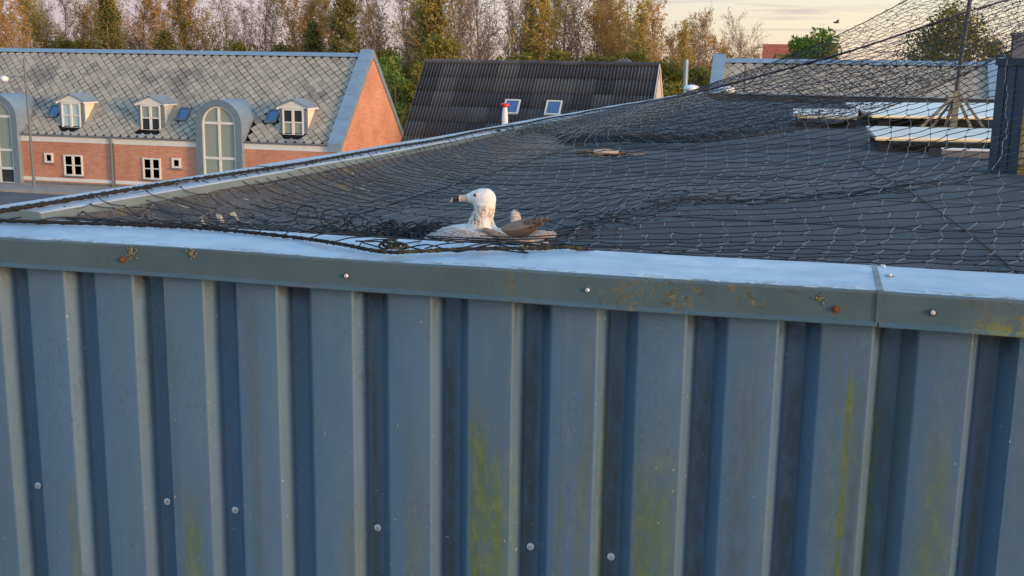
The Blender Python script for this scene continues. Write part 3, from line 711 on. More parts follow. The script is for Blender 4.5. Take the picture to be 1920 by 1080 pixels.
# far red-tiled house and a chimney by the right edge
h = thing('red_roofed_house', 'distant house showing only its red tiled roof beside the green bush', 'house', (-2.2, 132, 0))
MB().loop_prism([(-6.0, 129, -1.6), (-6.0, 132, 1.95), (-6.0, 135, -1.6)], (8, 0, 0)).build('roof', M_REDTILE, h)
MB().box(-5.8, 1.8, 129.3, 134.7, -G, -1.6).build('wall', M_BRICK, h)
MB().box(-1.0, -.35, 131.6, 132.2, 1.5, 2.3).build('chimney', M_BRICK, h)
h = thing('grey_house', 'grey house end with a blocky chimney at the right edge of the picture', 'house', (11.5, 66, 0))
MB().box(9.6, 14, 64, 70, -G, -1.0).build('wall', M_RENDER, h); MB().loop_prism([(9.4, 63.7, -1.0), (9.4, 67, .55), (9.4, 70.3, -1.0)], (5, 0, 0)).build('roof', M_CORR, h)
c = MB().box(9.98, 10.75, 66.4, 67.2, -.5, 1.55).build('chimney', M_DISH, h); MB().box(9.90, 10.83, 66.32, 67.28, 1.55, 1.72).build('chimney_cap', M_DISH, c)

# ------------------------------------------------------------------ trees
def bark(name, c1, c2): 
    m = Mat(name, c1, .9, .2); m.col(m.mix(m.rng(m.noise(1.3, 4), .35, .65), c1, c2)); return m
M_BARKO = bark('warm_grey_bark', (.36, .235, .12), (.48, .32, .16))
M_BARKG = bark('grey_bark', (.29, .21, .15), (.40, .30, .21))
def leafmat(name, stops):
    m = Mat(name, stops[0][1], .75, .25); c = m.ramp(m.rand(), stops); m.col(c)
    tr = m.n('ShaderNodeBsdfTranslucent'); m.l(c, tr.inputs[0]); mx = m.n('ShaderNodeMixShader'); mx.inputs[0].default_value = .35
    o = m.t.nodes['Material Output']; m.l(m.b.outputs[0], mx.inputs[1]); m.l(tr.outputs[0], mx.inputs[2]); m.l(mx.outputs[0], o.inputs[0]); return m
M_BUDO = leafmat('orange_buds', [(0, (.46, .23, .06)), (.6, (.56, .33, .09)), (1, (.50, .40, .11))])
M_BUDY = leafmat('yellow_green_buds', [(0, (.38, .32, .07)), (.6, (.52, .41, .10)), (1, (.54, .34, .10))])
M_BUDP = leafmat('pinkish_buds', [(0, (.24, .13, .09)), (1, (.30, .20, .13))])
M_LEAF = leafmat('fresh_green_leaves', [(0, (.13, .21, .035)), (.6, (.21, .30, .05)), (1, (.32, .35, .07))])
M_LEAFY = leafmat('yellow_green_leaves', [(0, (.16, .17, .03)), (.6, (.26, .24, .045)), (1, (.36, .28, .06))])
M_NEEDLE = leafmat('dark_pine_needles', [(0, (.09, .11, .04)), (.6, (.18, .19, .06)), (1, (.40, .30, .08))])
M_PURPLE = leafmat('purple_leaves', [(0, (.06, .025, .035)), (1, (.12, .05, .06))])

def quads_at(P, size, r, flat=0.0):
    n = len(P); a = r.normal(size=(n, 3)); a[:, 2] *= (1-flat); a /= np.linalg.norm(a, axis=1, keepdims=True)
    b = np.cross(a, r.normal(size=(n, 3))); b /= np.linalg.norm(b, axis=1, keepdims=True)
    s = (size*r.uniform(.6, 1.4, n))[:, None]
    V = np.stack([P-a*s, P+b*s*.55, P+a*s, P-b*s*.55], 1).reshape(-1, 3)
    return V, np.arange(n*4).reshape(-1, 4)
def grow(seed, H, crown0, nb, ang, blen, sub=(7, 6), lean=.02, droop=0.0, twig=.012, trunk_r=None, blen_top=.35, fork=0):
    """tapered trunk, limbs, branches and twigs as prisms; returns arrays and the twig points"""
    r = np.random.default_rng(seed); P0 = []; P1 = []; R0 = []; R1 = []; tips = []
    tr = trunk_r or H*.011
    def seg(a, b, ra, rb): P0.append(a); P1.append(b); R0.append(ra); R1.append(rb)
    # trunk
    n = 12; pts = [np.zeros(3)]; d = np.array([r.normal(0, lean), r.normal(0, lean), 1.])
    for k in range(n):
        d = d + np.append(r.normal(0, .05, 2), 0); pts.append(pts[-1]+d/np.linalg.norm(d)*H/n)
    pts = np.array(pts); rad = tr*(1-np.linspace(0, 1, n+1)*.93)
    for k in range(n): seg(pts[k], pts[k+1], rad[k], rad[k+1])
    def branch(p, dr, L, rad0, lev):
        m = 4 if lev == 0 else (3 if lev == 1 else 2); q = p; dd = dr/np.linalg.norm(dr); ra = rad0
        for k in range(m):
            dd = dd + r.normal(0, .16, 3) + np.array([0, 0, .12 if droop == 0 else -droop]); dd /= np.linalg.norm(dd)
            nq = q + dd*L/m; rb = max(rad0*(1-(k+1)/m*.85), twig*.5); seg(q, nq, ra, rb)
            if lev < 2:
                cnt = max(1, int(round(sub[lev]/m)))
                for _ in range(cnt):
                    t = r.uniform(.1, 1); pp = q+(nq-q)*t
                    side = np.cross(dd, r.normal(size=3)); side /= np.linalg.norm(side)
                    nd = dd*r.uniform(.5, 1.0)+side*r.uniform(.4, .9)
                    branch(pp, nd, L*r.uniform(.30, .5), max(rad0*.5*(1-k/m*.5), twig), lev+1)
            else: tips.append(nq); tips.append((q+nq)/2)
            q = nq; ra = rb
        if lev >= 1: tips.append(q)
    for i in range(nb):
        t = crown0+(1-crown0)*((i+r.uniform(0, 1))/nb)*.98; j = min(int(t*n), n-1); p = pts[j]+(pts[j+1]-pts[j])*(t*n-j)
        az = i*2.4+r.normal(0, .5); ca = ang*r.uniform(.75, 1.25)
        dr = np.array([math.cos(az)*math.sin(ca), math.sin(az)*math.sin(ca), math.cos(ca)])
        L = blen*(1-(1-blen_top)*((t-crown0)/(1-crown0)))*r.uniform(.7, 1.2)
        branch(p, dr, L, max(tr*(1-t*.9)*.55, twig*1.5), 0)
    return [np.array(v) for v in (P0, P1, R0, R1)] + [np.array(tips)]
def bare_tree(name, seed, bk, bud, nbud, budsize, **kw):
    P0, P1, R0, R1, tips = grow(seed, **kw); V, F = prisms(P0, P1, R0, R1, 3)
    wood = np_mesh('trunk', V, F, [bk])
    r = np.random.default_rng(seed+50); idx = r.integers(0, len(tips), nbud); Q = tips[idx]+r.normal(0, .12, (nbud, 3))
    V, F = quads_at(Q, budsize, r); return wood, np_mesh('crown', V, F, [bud])
def bush_meshes(seed, H, W, nleaf, size, leaf, bk, clumps=26, low=.0):
    r = np.random.default_rng(seed); C = []; 
    for _ in range(clumps):
        a = r.uniform(0, 2*math.pi); t = r.uniform(low, 1); rad = W/2*math.sqrt(r.uniform(0, 1))*math.sqrt(max(0.05, 1-(abs(t-.42)/.62)**2))
        C.append((rad*math.cos(a), rad*math.sin(a), H*t, r.uniform(.09, .19)*min(H, W)))
    C = np.array(C); k = r.integers(0, clumps, nleaf); dv = r.normal(size=(nleaf, 3)); dv /= np.linalg.norm(dv, axis=1, keepdims=True)
    P = C[k, :3]+dv*(C[k, 3]*r.uniform(.35, 1.1, nleaf))[:, None]; P[:, 2] = np.maximum(P[:, 2], .05)
    V, F = quads_at(P, size, r); crown = np_mesh('crown', V, F, [leaf])
    base_ = np.zeros((clumps, 3)); base_[:, :2] = r.normal(0, W*.04, (clumps, 2)); mid = (base_+C[:, :3])/2+r.normal(0, .05*W, (clumps, 3)); mid[:, 2] = C[:, 2]*.55
    V1, F1 = prisms(np.concatenate([base_, mid]), np.concatenate([mid, C[:, :3]]), np.r_[np.full(clumps, .008*max(H, 2)), np.full(clumps, .004*max(H, 2))], np.r_[np.full(clumps, .004*max(H, 2)), np.full(clumps, .0015*max(H, 2))], 4)
    return np_mesh('trunk', V1, F1, [bk]), crown
def pine_meshes(seed, H, W, leaf, bk, crown0=.25, ncl=150, per=42):
    r = np.random.default_rng(seed); P0 = []; P1 = []; R0 = []; R1 = []; cl = []
    n = 10; zs = np.linspace(0, H, n+1); off = np.cumsum(r.normal(0, .06, (n+1, 2)), 0); tp = np.c_[off, zs]
    for k in range(n): P0.append(tp[k]); P1.append(tp[k+1]); R0.append(H*.016*(1-k/n*.9)); R1.append(H*.016*(1-(k+1)/n*.9))
    for i in range(ncl):
        t = crown0+(1-crown0)*r.uniform(0, 1)**.9; env = W/2*(1-((t-crown0)/(1-crown0))**1.4)**.7*(.55+.45*min(1, (t-crown0)*6+.35)); L = env*r.uniform(.45, 1.05); az = r.uniform(0, 2*math.pi)
        j = min(int(t*n), n-1); p = tp[j]+(tp[j+1]-tp[j])*(t*n-j); e = p+np.array([math.cos(az)*L, math.sin(az)*L, L*r.uniform(.05, .5)])
        P0.append(p); P1.append(e); R0.append(.035*(1-t)+.014); R1.append(.008)
        for q in (.55, .8, 1.0): cl.append((*(p+(e-p)*q), .16+.10*W/4))
    V, F = prisms(P0, P1, R0, R1, 4); wood = np_mesh('trunk', V, F, [bk])
    cl = np.array(cl); N_ = len(cl)*per//3; k = r.integers(0, len(cl), N_); P = cl[k, :3]+r.normal(0, 1, (N_, 3))*(cl[k, 3]*.85)[:, None]
    V, F = quads_at(P, .10, r); return wood, np_mesh('crown', V, F, [leaf])
def plant(name, meshes, label, cat, x, y, z=-G, s=1.0, sx=None, rz=0.0, group=None):
    t = thing(name, label, cat, (x, y, z+G), group, rz); t.scale = (sx or s, sx or s, s)
    put('trunk', meshes[0], t); put('crown', meshes[1], t); return t
V_OR = [bare_tree('o', 11+i, M_BARKO, M_BUDO, 4600, .08, H=12.5, crown0=.14, nb=32, ang=.60, blen=4.6, sub=(7, 6), twig=.013) for i in range(3)]
V_YE = [bare_tree('y', 31+i, M_BARKO, M_BUDY, 5000, .09, H=12.5, crown0=.12, nb=34, ang=.40, blen=3.8, sub=(7, 6), twig=.012) for i in range(3)]
V_BA = [bare_tree('b', 51+i, M_BARKG, M_BUDP, 1500, .06, H=12.5, crown0=.18, nb=30, ang=.60, blen=4.4, sub=(7, 6), twig=.012) for i in range(3)]
V_PI = [pine_meshes(71, 11.5, 4.4, M_NEEDLE, M_BARKG, .22, 170, 50), pine_meshes(72, 11.5, 3.6, M_NEEDLE, M_BARKG, .15, 170, 50)]
V_GR = [bush_meshes(81, 5.0, 3.6, 4200, .10, M_LEAF, M_BARKG, 34), bush_meshes(82, 6.0, 3.2, 4200, .10, M_LEAFY, M_BARKO, 34)]
rt_ = random.Random(21)
ROWT = []
PHR = {'a': 'in the tall row behind the long brick building', 'c': 'in the tall row behind the corrugated roof', 'r': 'in the low group right of the corrugated roof'}
KND = {'o': 'orange-twigged bare tree', 'y': 'slender yellow-budded tree', 'b': 'leafless grey tree'}
ORD = 'first second third fourth fifth sixth seventh eighth ninth tenth eleventh twelfth thirteenth fourteenth fifteenth sixteenth seventeenth eighteenth nineteenth twentieth'.split()
def row(x0, x1, y, step, kinds, tops, sec):
    x = x0
    while x < x1:
        kd = rt_.choice(kinds); ms = {'o': V_OR, 'y': V_YE, 'b': V_BA}[kd]; hgt = tops(x)*rt_.uniform(.90, 1.08); s = hgt/12.5
        o = plant({'o': 'orange_twigged_tree', 'y': 'budding_tree', 'b': 'bare_tree'}[kd], rt_.choice(ms), None, 'tree', x, y+rt_.uniform(-2, 2), s=s, sx=s*rt_.uniform(.95, 1.2), rz=rt_.uniform(0, 6.28),
              group={'a': 'tree row behind the brick building', 'c': 'tree row behind the corrugated roof', 'r': 'trees right of the corrugated roof'}[sec])
        ROWT.append((sec, kd, x/y, o))
        x += step*rt_.uniform(.75, 1.3)
row(-74, -34, 88, 2.3, 'oooyb', lambda x: 11.3, 'a')
row(-73, -33, 96, 3.8, 'obb', lambda x: 11.6, 'a')
row(-33, -13.2, 86, 1.9, 'yyobb', lambda x: 13.0, 'c')
row(-34, -13.2, 95, 3.2, 'yb', lambda x: 13.2, 'c')
row(-13.4, -8.2, 84, 1.3, 'yo', lambda x: 10.6-.30*(x+13), 'r')
row(-12.5, -5.0, 92, 1.4, 'oy', lambda x: 9.0-.25*(x+9.5), 'r')
for sec in 'acr':
    for kd in 'oyb':
        for n_, (_, _, _, o) in enumerate(sorted([q for q in ROWT if q[0] == sec and q[1] == kd], key=lambda q: q[2])):
            o['label'] = '%s %s from the left %s' % (ORD[n_] if n_ < 20 else 'last', KND[kd], PHR[sec])
plant('orange_twigged_tree', V_OR[1], 'broad orange-lit tree at the far left end of the row', 'tree', -63.5, 80, s=.93, sx=1.15, rz=1)
plant('orange_twigged_tree', V_OR[2], 'orange-lit tree half cut by the left edge of the picture', 'tree', -66.8, 81, s=.95, sx=1.1, rz=2)
for i, (x, y, s, sx, m, lab) in enumerate([(-55.2, 82, 1.02, .85, 0, 'dark pine standing above the left part of the slate roof'), (-34.8, 82, 1.10, .95, 0, 'large dark pine just left of the brick gable peak'),
        (-28.6, 84, 1.03, .95, 1, 'dark conical pine between the brick gable and the corrugated roof'), (-21.8, 88, 1.05, .62, 1, 'thin dark conifer behind the corrugated roof ridge'), (-38.2, 84, .80, 1.0, 1, 'shorter spreading pine left of the large dark pine'), (-51.2, 84, .72, 1.1, 0, 'low dark pine behind the middle of the slate roof ridge')]):
    plant('pine_tree', V_PI[m], lab, 'pine tree', x, y, s=s, sx=sx, rz=i)
gb = [(-26.5, 69, 1.15, 0), (-24.6, 71, 1.05, 1), (-27.9, 74, 1.3, 0), (-25.4, 76, 1.35, 1), (-23.7, 67.5, .8, 0), (-29.5, 77, 1.2, 1), (-22.6, 73, 1.1, 0)]
for i, (x, y, s, m) in enumerate(gb): plant('young_green_tree', V_GR[m], '%s green young tree from the left in the gap between brick gable and corrugated roof' % ORD[sorted(q[0]/q[1] for q in gb).index(x/y)], 'tree', x, y, s=s, rz=i*1.3, group='green young trees in the gap')
gb = [(-20, 78, 1.1, 1), (-17.5, 80, 1.15, 1), (-15, 79, 1.1, 1), (-12.2, 78, 1.15, 1), (-9.6, 76, 1.05, 1), (-7.2, 74, 1.0, 1), (-5.8, 72, .95, 1), (-10.8, 72, .95, 1), (-7.9, 68, .85, 1), (-5.2, 80, 1.1, 1)]
for i, (x, y, s, m) in enumerate(gb): plant('yellow_green_bush', V_GR[m], '%s yellow-green bush from the left under the trees behind the corrugated roof' % ORD[sorted(q[0]/q[1] for q in gb).index(x/y)], 'bush', x, y, s=s*1.06, sx=s*1.25, rz=i*1.7, group='bushes under the trees')
for i, x in enumerate(np.arange(-72, -30, 3.0)): plant('yellow_green_bush', V_GR[(i % 3 == 0)*1 if i % 2 else 1], '%s low bush from the left just above the long slate ridge' % ORD[i], 'bush', float(x), 86+rt_.uniform(-2, 2), s=rt_.uniform(.95, 1.3), sx=1.25, rz=i, group='bushes above the slate ridge')
rb = bare_tree('r', 91, M_BARKG, M_BUDP, 500, .05, H=8.5, crown0=.25, nb=26, ang=.75, blen=4.0, sub=(8, 8), twig=.012, blen_top=.5)
plant('bare_tree', rb, 'round bare tree right of the tall row, low on the horizon', 'tree', -5.2, 88, s=.98, rz=.5)
plant('bare_tree', V_BA[2], 'narrow pinkish bare tree at the right end of the tall row', 'tree', -8.9, 88, s=.80, sx=.62, rz=.9)
gm = bush_meshes(95, 8.3, 5.0, 16000, .13, M_LEAF, M_BARKG, 60, .3)
plant('green_bush_tree', gm, 'rounded bright green tree top above the slate ridge under the net', 'tree', -.6, 75, rz=0)
ym = bush_meshes(97, 9.6, 5.6, 9000, .11, M_LEAFY, M_BARKG, 90, .45)
plant('yellow_leafed_tree', ym, 'sparse yellow-green tree seen through the net behind the pole', 'tree', 7.4, 70, rz=0)
ym2 = bush_meshes(98, 8.0, 4.0, 7000, .11, M_LEAFY, M_BARKG, 40, .25)
plant('yellow_leafed_tree', ym2, 'smaller yellow-green tree at the right edge behind the dark stack', 'tree', 10.6, 74, rz=0)
pm = bush_meshes(99, 2.3, 2.2, 2400, .07, M_PURPLE, M_BARKG, 24)
plant('purple_bush', pm, 'dark purple bush beside the zinc coping left of the netted roof', 'bush', -3.6, 36, z=-G, s=2.5, sx=.75)

# ------------------------------------------------------------------ street furniture and other small far things
t = thing('street_lamp', 'tall grey street lamp with a white globe in front of the brick building', 'street lamp', (-37.26, 48.5, 0))
MB().tube([(-37.26, 48.5, -G), (-37.30, 48.5, -4), (-37.36, 48.5, -.37)], [.085, .065, .05], 10).build('post', M_GUTTER, t)
MB().tube([(-37.33, 48.5, -1.25), (-38.4, 48.5, -1.22)], .022, 6).build('arm', M_GUTTER, t)
MB().ell((-38.55, 48.5, -1.36), (.20, .20, .16), 14, 8).build('globe', M_PLASTIC, t, True)
t = thing('vent_pole', 'white pole with a bright red cap standing behind the left parapet', 'pole', (-8.1, 30, 0))
MB().tube([(-8.09, 30, -G), (-8.09, 30, -1.6), (-8.09, 30, -1.30)], [.085, .085, .06], 12).build('post', M_PLASTIC, t)
MB().tube([(-8.09, 30, -1.30), (-8.09, 30, -1.27), (-8.09, 30, -1.21), (-8.09, 30, -1.19)], [.07, .125, .125, .07], 14).build('cap', M_RED, t)
tag(MB().tube([(-3.27, 30, -G), (-3.27, 30, -.2), (-3.27, 30, .03)], [.062, .06, .058], 12).build('flue_pipe', M_ZINC, at=(-3.27, 30, 0)), 'plain grey vertical pipe right of the corrugated roof building', 'pipe')
tag(MB().tube([(-2.0, 34, -G), (-2.0, 34, -.10)], .03, 8).build('thin_post', M_DISH, at=(-2.0, 34, 0)), 'thin grey post standing in front of the netted slate roof', 'post')
for x, y, z, lab in ((-2.37, 22.9, -.585, 'white domed vent cap at the far left roof corner beside the pipe'), (-1.70, 23.2, -.60, 'white domed vent cap on the far roof edge in front of the slates')):
    t = thing('roof_ventilator', lab, 'ventilator', (x, y, z+G-.03)); MB().tube([(x, y, z-.03), (x, y, z+.03)], .06, 10).build('pipe', M_PLASTIC, t); MB().ell((x, y, z+.05), (.16, .16, .075), 14, 8).build('dome', M_PLASTIC, t, True)
MB_bird = MB().ell((.764, 60, 1.97), (.16, .05, .05), 10, 6)
MB_bird.add([(.70, 60, 1.98), (.83, 60, 1.98), (.86, 59.6, 2.10), (.90, 59.3, 2.05), (.70, 60, 1.99), (.83, 60, 1.99), (.86, 60.4, 2.14), (.90, 60.7, 2.12), (.70, 60, 1.965), (.83, 60, 1.965), (.86, 59.6, 2.085), (.86, 60.4, 2.125)], [(0, 1, 2), (1, 3, 2), (4, 6, 5), (5, 6, 7), (8, 10, 9), (8, 9, 11)])
tag(MB_bird.build('flying_bird', M_DISH, at=(.764, 60, 1.97+G)), 'tiny dark bird flying in the pale sky', 'bird')

# ------------------------------------------------------------------ things on the flat roof
t = thing('ventilation_stack', 'tall dark slate-blue clad stack at the right edge of the roof', 'stack', (1.3, 7.9, zroof(7.9)+G))
Pb, Pa = Vector((1.235, 7.60)), Vector((1.125, 8.02)); dv = Vector((.968, .25))*.42
pts = [Pb, Pb+dv, Pa+dv, Pa]
MB().hexa(quadcol(pts, zroof(7.8)-.02, .0)).build('shaft', M_STACK, t)
cx = sum(pts, Vector((0, 0)))/4; big = [cx+(p-cx)*1.06 for p in pts]; MB().hexa(quadcol(big, .0, .045)).build('rim', M_STACKT, t)
MB().hexa(quadcol([Pb+Vector((-.0, -.006)), Pb+dv+Vector((0, -.006)), Pb+dv+Vector((0, -.001)), Pb+Vector((.0, -.001))], zroof(7.8), -.05)).build('mossy_face', M_STACKG, t)
for q in (.33, .66): 
    a = Pa+(Pb-Pa)*q; MB().beam((a.x-.003, a.y, zroof(7.8)), (a.x-.003, a.y, .0), .006, .006).build('cladding_joint', M_STACKT, t)
def slab(name, label, pts, z0, z1, group='white rooflight panels', feet=()):
    t = thing(name, label, 'panel', (pts[0][0], pts[0][1], z0+G), group)
    P = [Vector(p) for p in pts]
    MB().hexa(quadcol(P, z0+.012, z1)).build('sheet', M_PANEL, t)
    c = sum(P, Vector((0, 0)))/4; Q = [c+(p-c)*1.004 for p in P]; MB().hexa(quadcol(Q, z0, z0+.0115)).build('edge_trim', M_PEDGE, t)
    for f in feet: MB().box(f[0]-.05, f[0]+.05, f[1]-.05, f[1]+.05, zroof(f[1]), z0-.001).build('foot', M_STACKT, t)
    return t
slab('rooflight_panel', 'near white rooflight panel with clipped corner in front of the timber beam', [(.475, 9.3), (1.36, 9.5), (1.60, 11.0), (.46, 10.85)], -.585, -.555, feet=[(.56, 9.5), (1.4, 9.7), (1.5, 10.8), (.55, 10.7)])
slab('rooflight_panel', 'long white rooflight panel behind the braced pole', [(.62, 13.2), (1.95, 13.55), (2.65, 18.6), (.40, 17.3)], -.585, -.555, feet=[(.75, 13.5), (2.0, 13.8), (2.4, 18.1), (.6, 17)])
slab('rooflight_panel', 'narrow white panel lying left of the long rooflight panel', [(-.225, 13.0), (.45, 13.0), (.53, 14.9), (-.25, 14.5)], -.60, -.555, feet=[(-.15, 13.2), (.4, 13.2), (.4, 14.5), (-.15, 14.3)])
t = thing('flashing_bar', 'low white-topped bar lying in front of the near rooflight panel', 'bar', (1.1, 9.4, zroof(9.4)+G))
MB().box(.93, 1.40, 9.0, 9.06, zroof(9.0), -.622).build('bar', M_GUTTER, t); MB().box(.93, 1.40, 8.995, 9.065, -.6215, -.608).build('top_strip', M_PLASTIC, t); MB().box(.845, .925, 9.0, 9.05, zroof(9)+.0, -.615).build('end_block', M_STACKT, t)
# pole with its braced timber foot
t = thing('net_pole', 'dark pole in a braced timber foot holding up the netting', 'pole', (1.48, 12.6, zroof(12.6)+G))
yb = 12.6; zb = zroof(yb)
MB().box(.66, 1.82, yb-.03, yb+.03, zb, zb+.055).build('beam', M_WOODG, t)
MB().box(1.07, 1.72, yb-.085, yb-.031, zb+.005, zb+.065).build('sole_plate', M_WOODG, t)
for a, b in (((1.08, yb-.06, zb+.06), (1.40, yb-.02, -.285)), ((1.69, yb-.06, zb+.06), (1.41, yb-.02, -.275)), ((1.19, yb+.05, zb+.05), (1.37, yb+.03, -.36)), ((1.58, yb+.05, zb+.05), (1.43, yb+.03, -.36)), ((1.34, yb+.3, zb+.02), (1.385, yb+.04, -.36))):
    MB().beam(a, b, .027, .027).build('brace', M_WOOD, t)
MB().box(1.37, 1.43, yb-.03, yb+.03, zb+.056, -.26).build('post', M_WOOD, t)
MB().tube([(1.395, yb, -.45), (1.40, yb, -.2), (1.47, yb, 1.10)], [.024, .024, .02], 10).build('pole', M_POLE, t)
# nests, straw and scraps
def straw_heap(name, label, x, y, w, d, h, n, seed):
    r = np.random.default_rng(seed); c = np.c_[x+r.normal(0, w*.35, n), y+r.normal(0, d*.35, n), zroof(y)+G+.01+np.abs(r.normal(0, h*.5, n))]
    dr = np.c_[r.normal(0, 1, n), r.normal(0, .5, n), r.normal(0, .08, n)]; dr /= np.linalg.norm(dr, axis=1, keepdims=True); L_ = r.uniform(.02, .065, n)[:, None]
    a, b = c-dr*L_, c+dr*L_; a[:, 2] = np.maximum(a[:, 2], zroof(y)+G+.004); b[:, 2] = np.maximum(b[:, 2], zroof(y)+G+.004)
    V, F = prisms(a, b, np.full(n, .0022), np.full(n, .0015), 3); o = np_mesh('straw', V-np.array([x, y, zroof(y)+G]), F, [M_STRAW]); t_ = thing(name, label, 'nest', (x, y, zroof(y)+G)); tag(put('straw', o, t_), kind='stuff'); return t_
straw_heap('straw_nest', 'small heap of dry straw with a white bone on the roof under the net', -1.42, 8.0, .24, .16, .02, 420, 1)
straw_heap('straw_nest', 'wide flat heap of dry straw farther back on the roof', -1.36, 10.1, .52, .22, .022, 700, 2)
tag(MB().tube([(-1.47, 7.86, -.635), (-1.40, 7.85, -.628), (-1.30, 7.86, -.632)], [.014, .018, .012], 7).build('bone', M_SCRAP, at=(-1.4, 7.86, zroof(7.86)+G)), 'pale white bone lying against the small straw heap', 'bone')
for i, (x, y, s, lab) in enumerate([(-2.00, 3.46, .014, 'flat white scrap by the front flashing, leftmost of three'), (-1.985, 3.56, .018, 'crumpled white scrap by the front flashing, middle of three'), (-1.975, 3.64, .015, 'crumpled white scrap by the front flashing, rightmost of three')]):
    rr = random.Random(i); mb = MB(); n = 9
    zb_ = -.572
    loop = [(x+s*math.cos(2*math.pi*k/n)*rr.uniform(.6, 1.2), y+.6*s*math.sin(2*math.pi*k/n)*rr.uniform(.5, 1.2), zb_-.6*s*math.cos(2*math.pi*k/n)+rr.uniform(0, .014)) for k in range(n)]
    mb.add(loop+[(x, y, zb_+.022)]+[(a, b, c-.008) for a, b, c in loop], [(k, (k+1) % n, n) for k in range(n)]+[(k, n+1+k, n+1+(k+1) % n, (k+1) % n) for k in range(n)]); tag(mb.build('white_scrap', M_SCRAP, at=(x, y, zb_+G)), lab, 'scrap', 'white scraps')
def cat(pts, n=8):
    """smooth curve through points"""
    P = np.array(pts, float); P = np.vstack([2*P[0]-P[1], P, 2*P[-1]-P[-2]]); o = []
    for k in range(1, len(P)-2):
        for t in np.linspace(0, 1, n, endpoint=False):
            a, b, c, d = P[k-1:k+3]; o.append(.5*((2*b)+(-a+c)*t+(2*a-5*b+4*c-d)*t*t+(-a+3*b-3*c+d)*t**3))
    o.append(P[-2]); return np.array(o)
cord = [(.283, 8.56), (.345, 7.61), (.432, 6.84), (.519, 5.92), (.593, 4.81), (.634, 3.9), (.66, 3.1)]
tag(MB().tube([(x, y, zroof(y)+.012) for x, y in cat(cord, 6)], .004, 5).build('black_cord', M_NET, at=(.5, 6, zroof(6)+G)), 'thin black cord lying along the right part of the felt roof', 'cord')

# ------------------------------------------------------------------ bird netting
LAT_A2 = [
  [(-2.338,3.75,-0.502),(-2.025,3.9,-0.561),(-1.548,3.6,-0.558),(-1.119,3.25,-0.531),(-0.72,3.25,-0.497),(-0.43,3.85,-0.463),(-0.116,3.95,-0.455),(0.318,4.05,-0.401),(0.768,4.2,-0.312)],
  [(-2.176,4.6,-0.482),(-1.976,4.6,-0.549),(-1.729,4.6,-0.587),(-1.431,4.5,-0.594),(-1.02,4.4,-0.555),(-0.493,4.4,-0.477),(-0.037,4.5,-0.437),(0.354,4.6,-0.37),(0.867,4.8,-0.245)],
  [(-2.24,5.8,-0.502),(-2,5.6,-0.54),(-1.75,5.5,-0.563),(-1.498,5.4,-0.563),(-1.091,5.25,-0.525),(-0.588,5.2,-0.455),(-0.05,5.2,-0.383),(0.396,5.3,-0.275),(0.973,5.5,-0.083)],
  [(-2.226,7.6,-0.505),(-1.964,7.2,-0.523),(-1.651,6.8,-0.507),(-1.366,6.4,-0.471),(-1.038,6.1,-0.423),(-0.619,5.9,-0.351),(-0.07,5.9,-0.229),(0.432,6,-0.103),(1.074,6.2,0.138)],
  [(-1.949,13.2,-0.484),(-1.688,12,-0.433),(-1.471,11,-0.385),(-1.183,9.5,-0.313),(-0.893,8.4,-0.243),(-0.424,7.4,-0.113),(0.192,6.9,0.07),(0.762,6.8,0.276),(1.187,7,0.414)],
]
LAT_A1 = [
  [(-0.721,2.9,-0.514),(-0.415,2.91,-0.513),(-0.142,2.92,-0.511),(0.12,2.93,-0.509),(0.372,2.94,-0.508),(0.616,2.95,-0.507)],
  [(-0.705,3.05,-0.495),(-0.436,3.15,-0.498),(-0.131,3.2,-0.483),(0.169,3.25,-0.468),(0.449,3.3,-0.452),(0.724,3.35,-0.433)],
  [(-0.712,3.25,-0.493),(-0.429,3.85,-0.468),(-0.116,3.95,-0.458),(0.23,4,-0.409),(0.573,4.1,-0.356),(0.891,4.25,-0.285)],
]
LAT_B = [
  [(-2.333,7.7,-0.544),(-2.089,8.6,-0.628),(-1.497,8.8,-0.618),(-0.735,9,-0.603),(0.305,9.6,-0.434),(1.105,10,-0.1),(1.729,10,0.264)],
  [(-2.166,10.6,-0.512),(-1.789,10.2,-0.566),(-1.309,10.2,-0.543),(-0.569,10.2,-0.453),(0.411,10.8,-0.146),(1.24,11.3,0.245),(1.96,11.3,0.669)],
  [(-2.002,18.8,-0.483),(-1.634,18,-0.367),(-1.13,17,-0.194),(-0.35,15,0.077),(0.367,13.8,0.395),(0.967,13,0.716),(1.318,12.5,0.895)],
]
for r_ in LAT_A2: y = r_[0][1]; r_[0] = (-2.15, y, zpar(y)+.004)
for r_ in LAT_B: y = r_[0][1]; r_[0] = (-2.13, y, zpar(y)+.003)
def crom(P, u):
    """Catmull-Rom along axis 0 at parameters u"""
    P = np.asarray(P, float); E_ = np.concatenate([2*P[:1]-P[1:2], P, 2*P[-1:]-P[-2:-1]]); u = np.clip(u, 0, len(P)-1-1e-9); k = u.astype(int); t = (u-k).reshape(-1, *([1]*(P.ndim-1)))
    a, b, c, d = E_[k], E_[k+1], E_[k+2], E_[k+3]
    return .5*((2*b)+(-a+c)*t+(2*a-5*b+4*c-d)*t*t+(-a+3*b-3*c+d)*t**3)
def lattice(L_, ur, ncol, equal=True):
    P = crom(np.array(L_), np.asarray(ur, float))            # rows x ctrl cols x 3
    out_ = []
    for row_ in P:
        fine = crom(row_, np.linspace(0, len(row_)-1, 400))
        if equal:
            s = np.r_[0, np.cumsum(np.linalg.norm(np.diff(fine, axis=0), axis=1))]; tgt = np.linspace(0, s[-1], ncol)
            out_.append(np.stack([np.interp(tgt, s, fine[:, k]) for k in range(3)], 1))
        else: out_.append(crom(row_, np.linspace(0, len(row_)-1, ncol)))
    return np.array(out_)
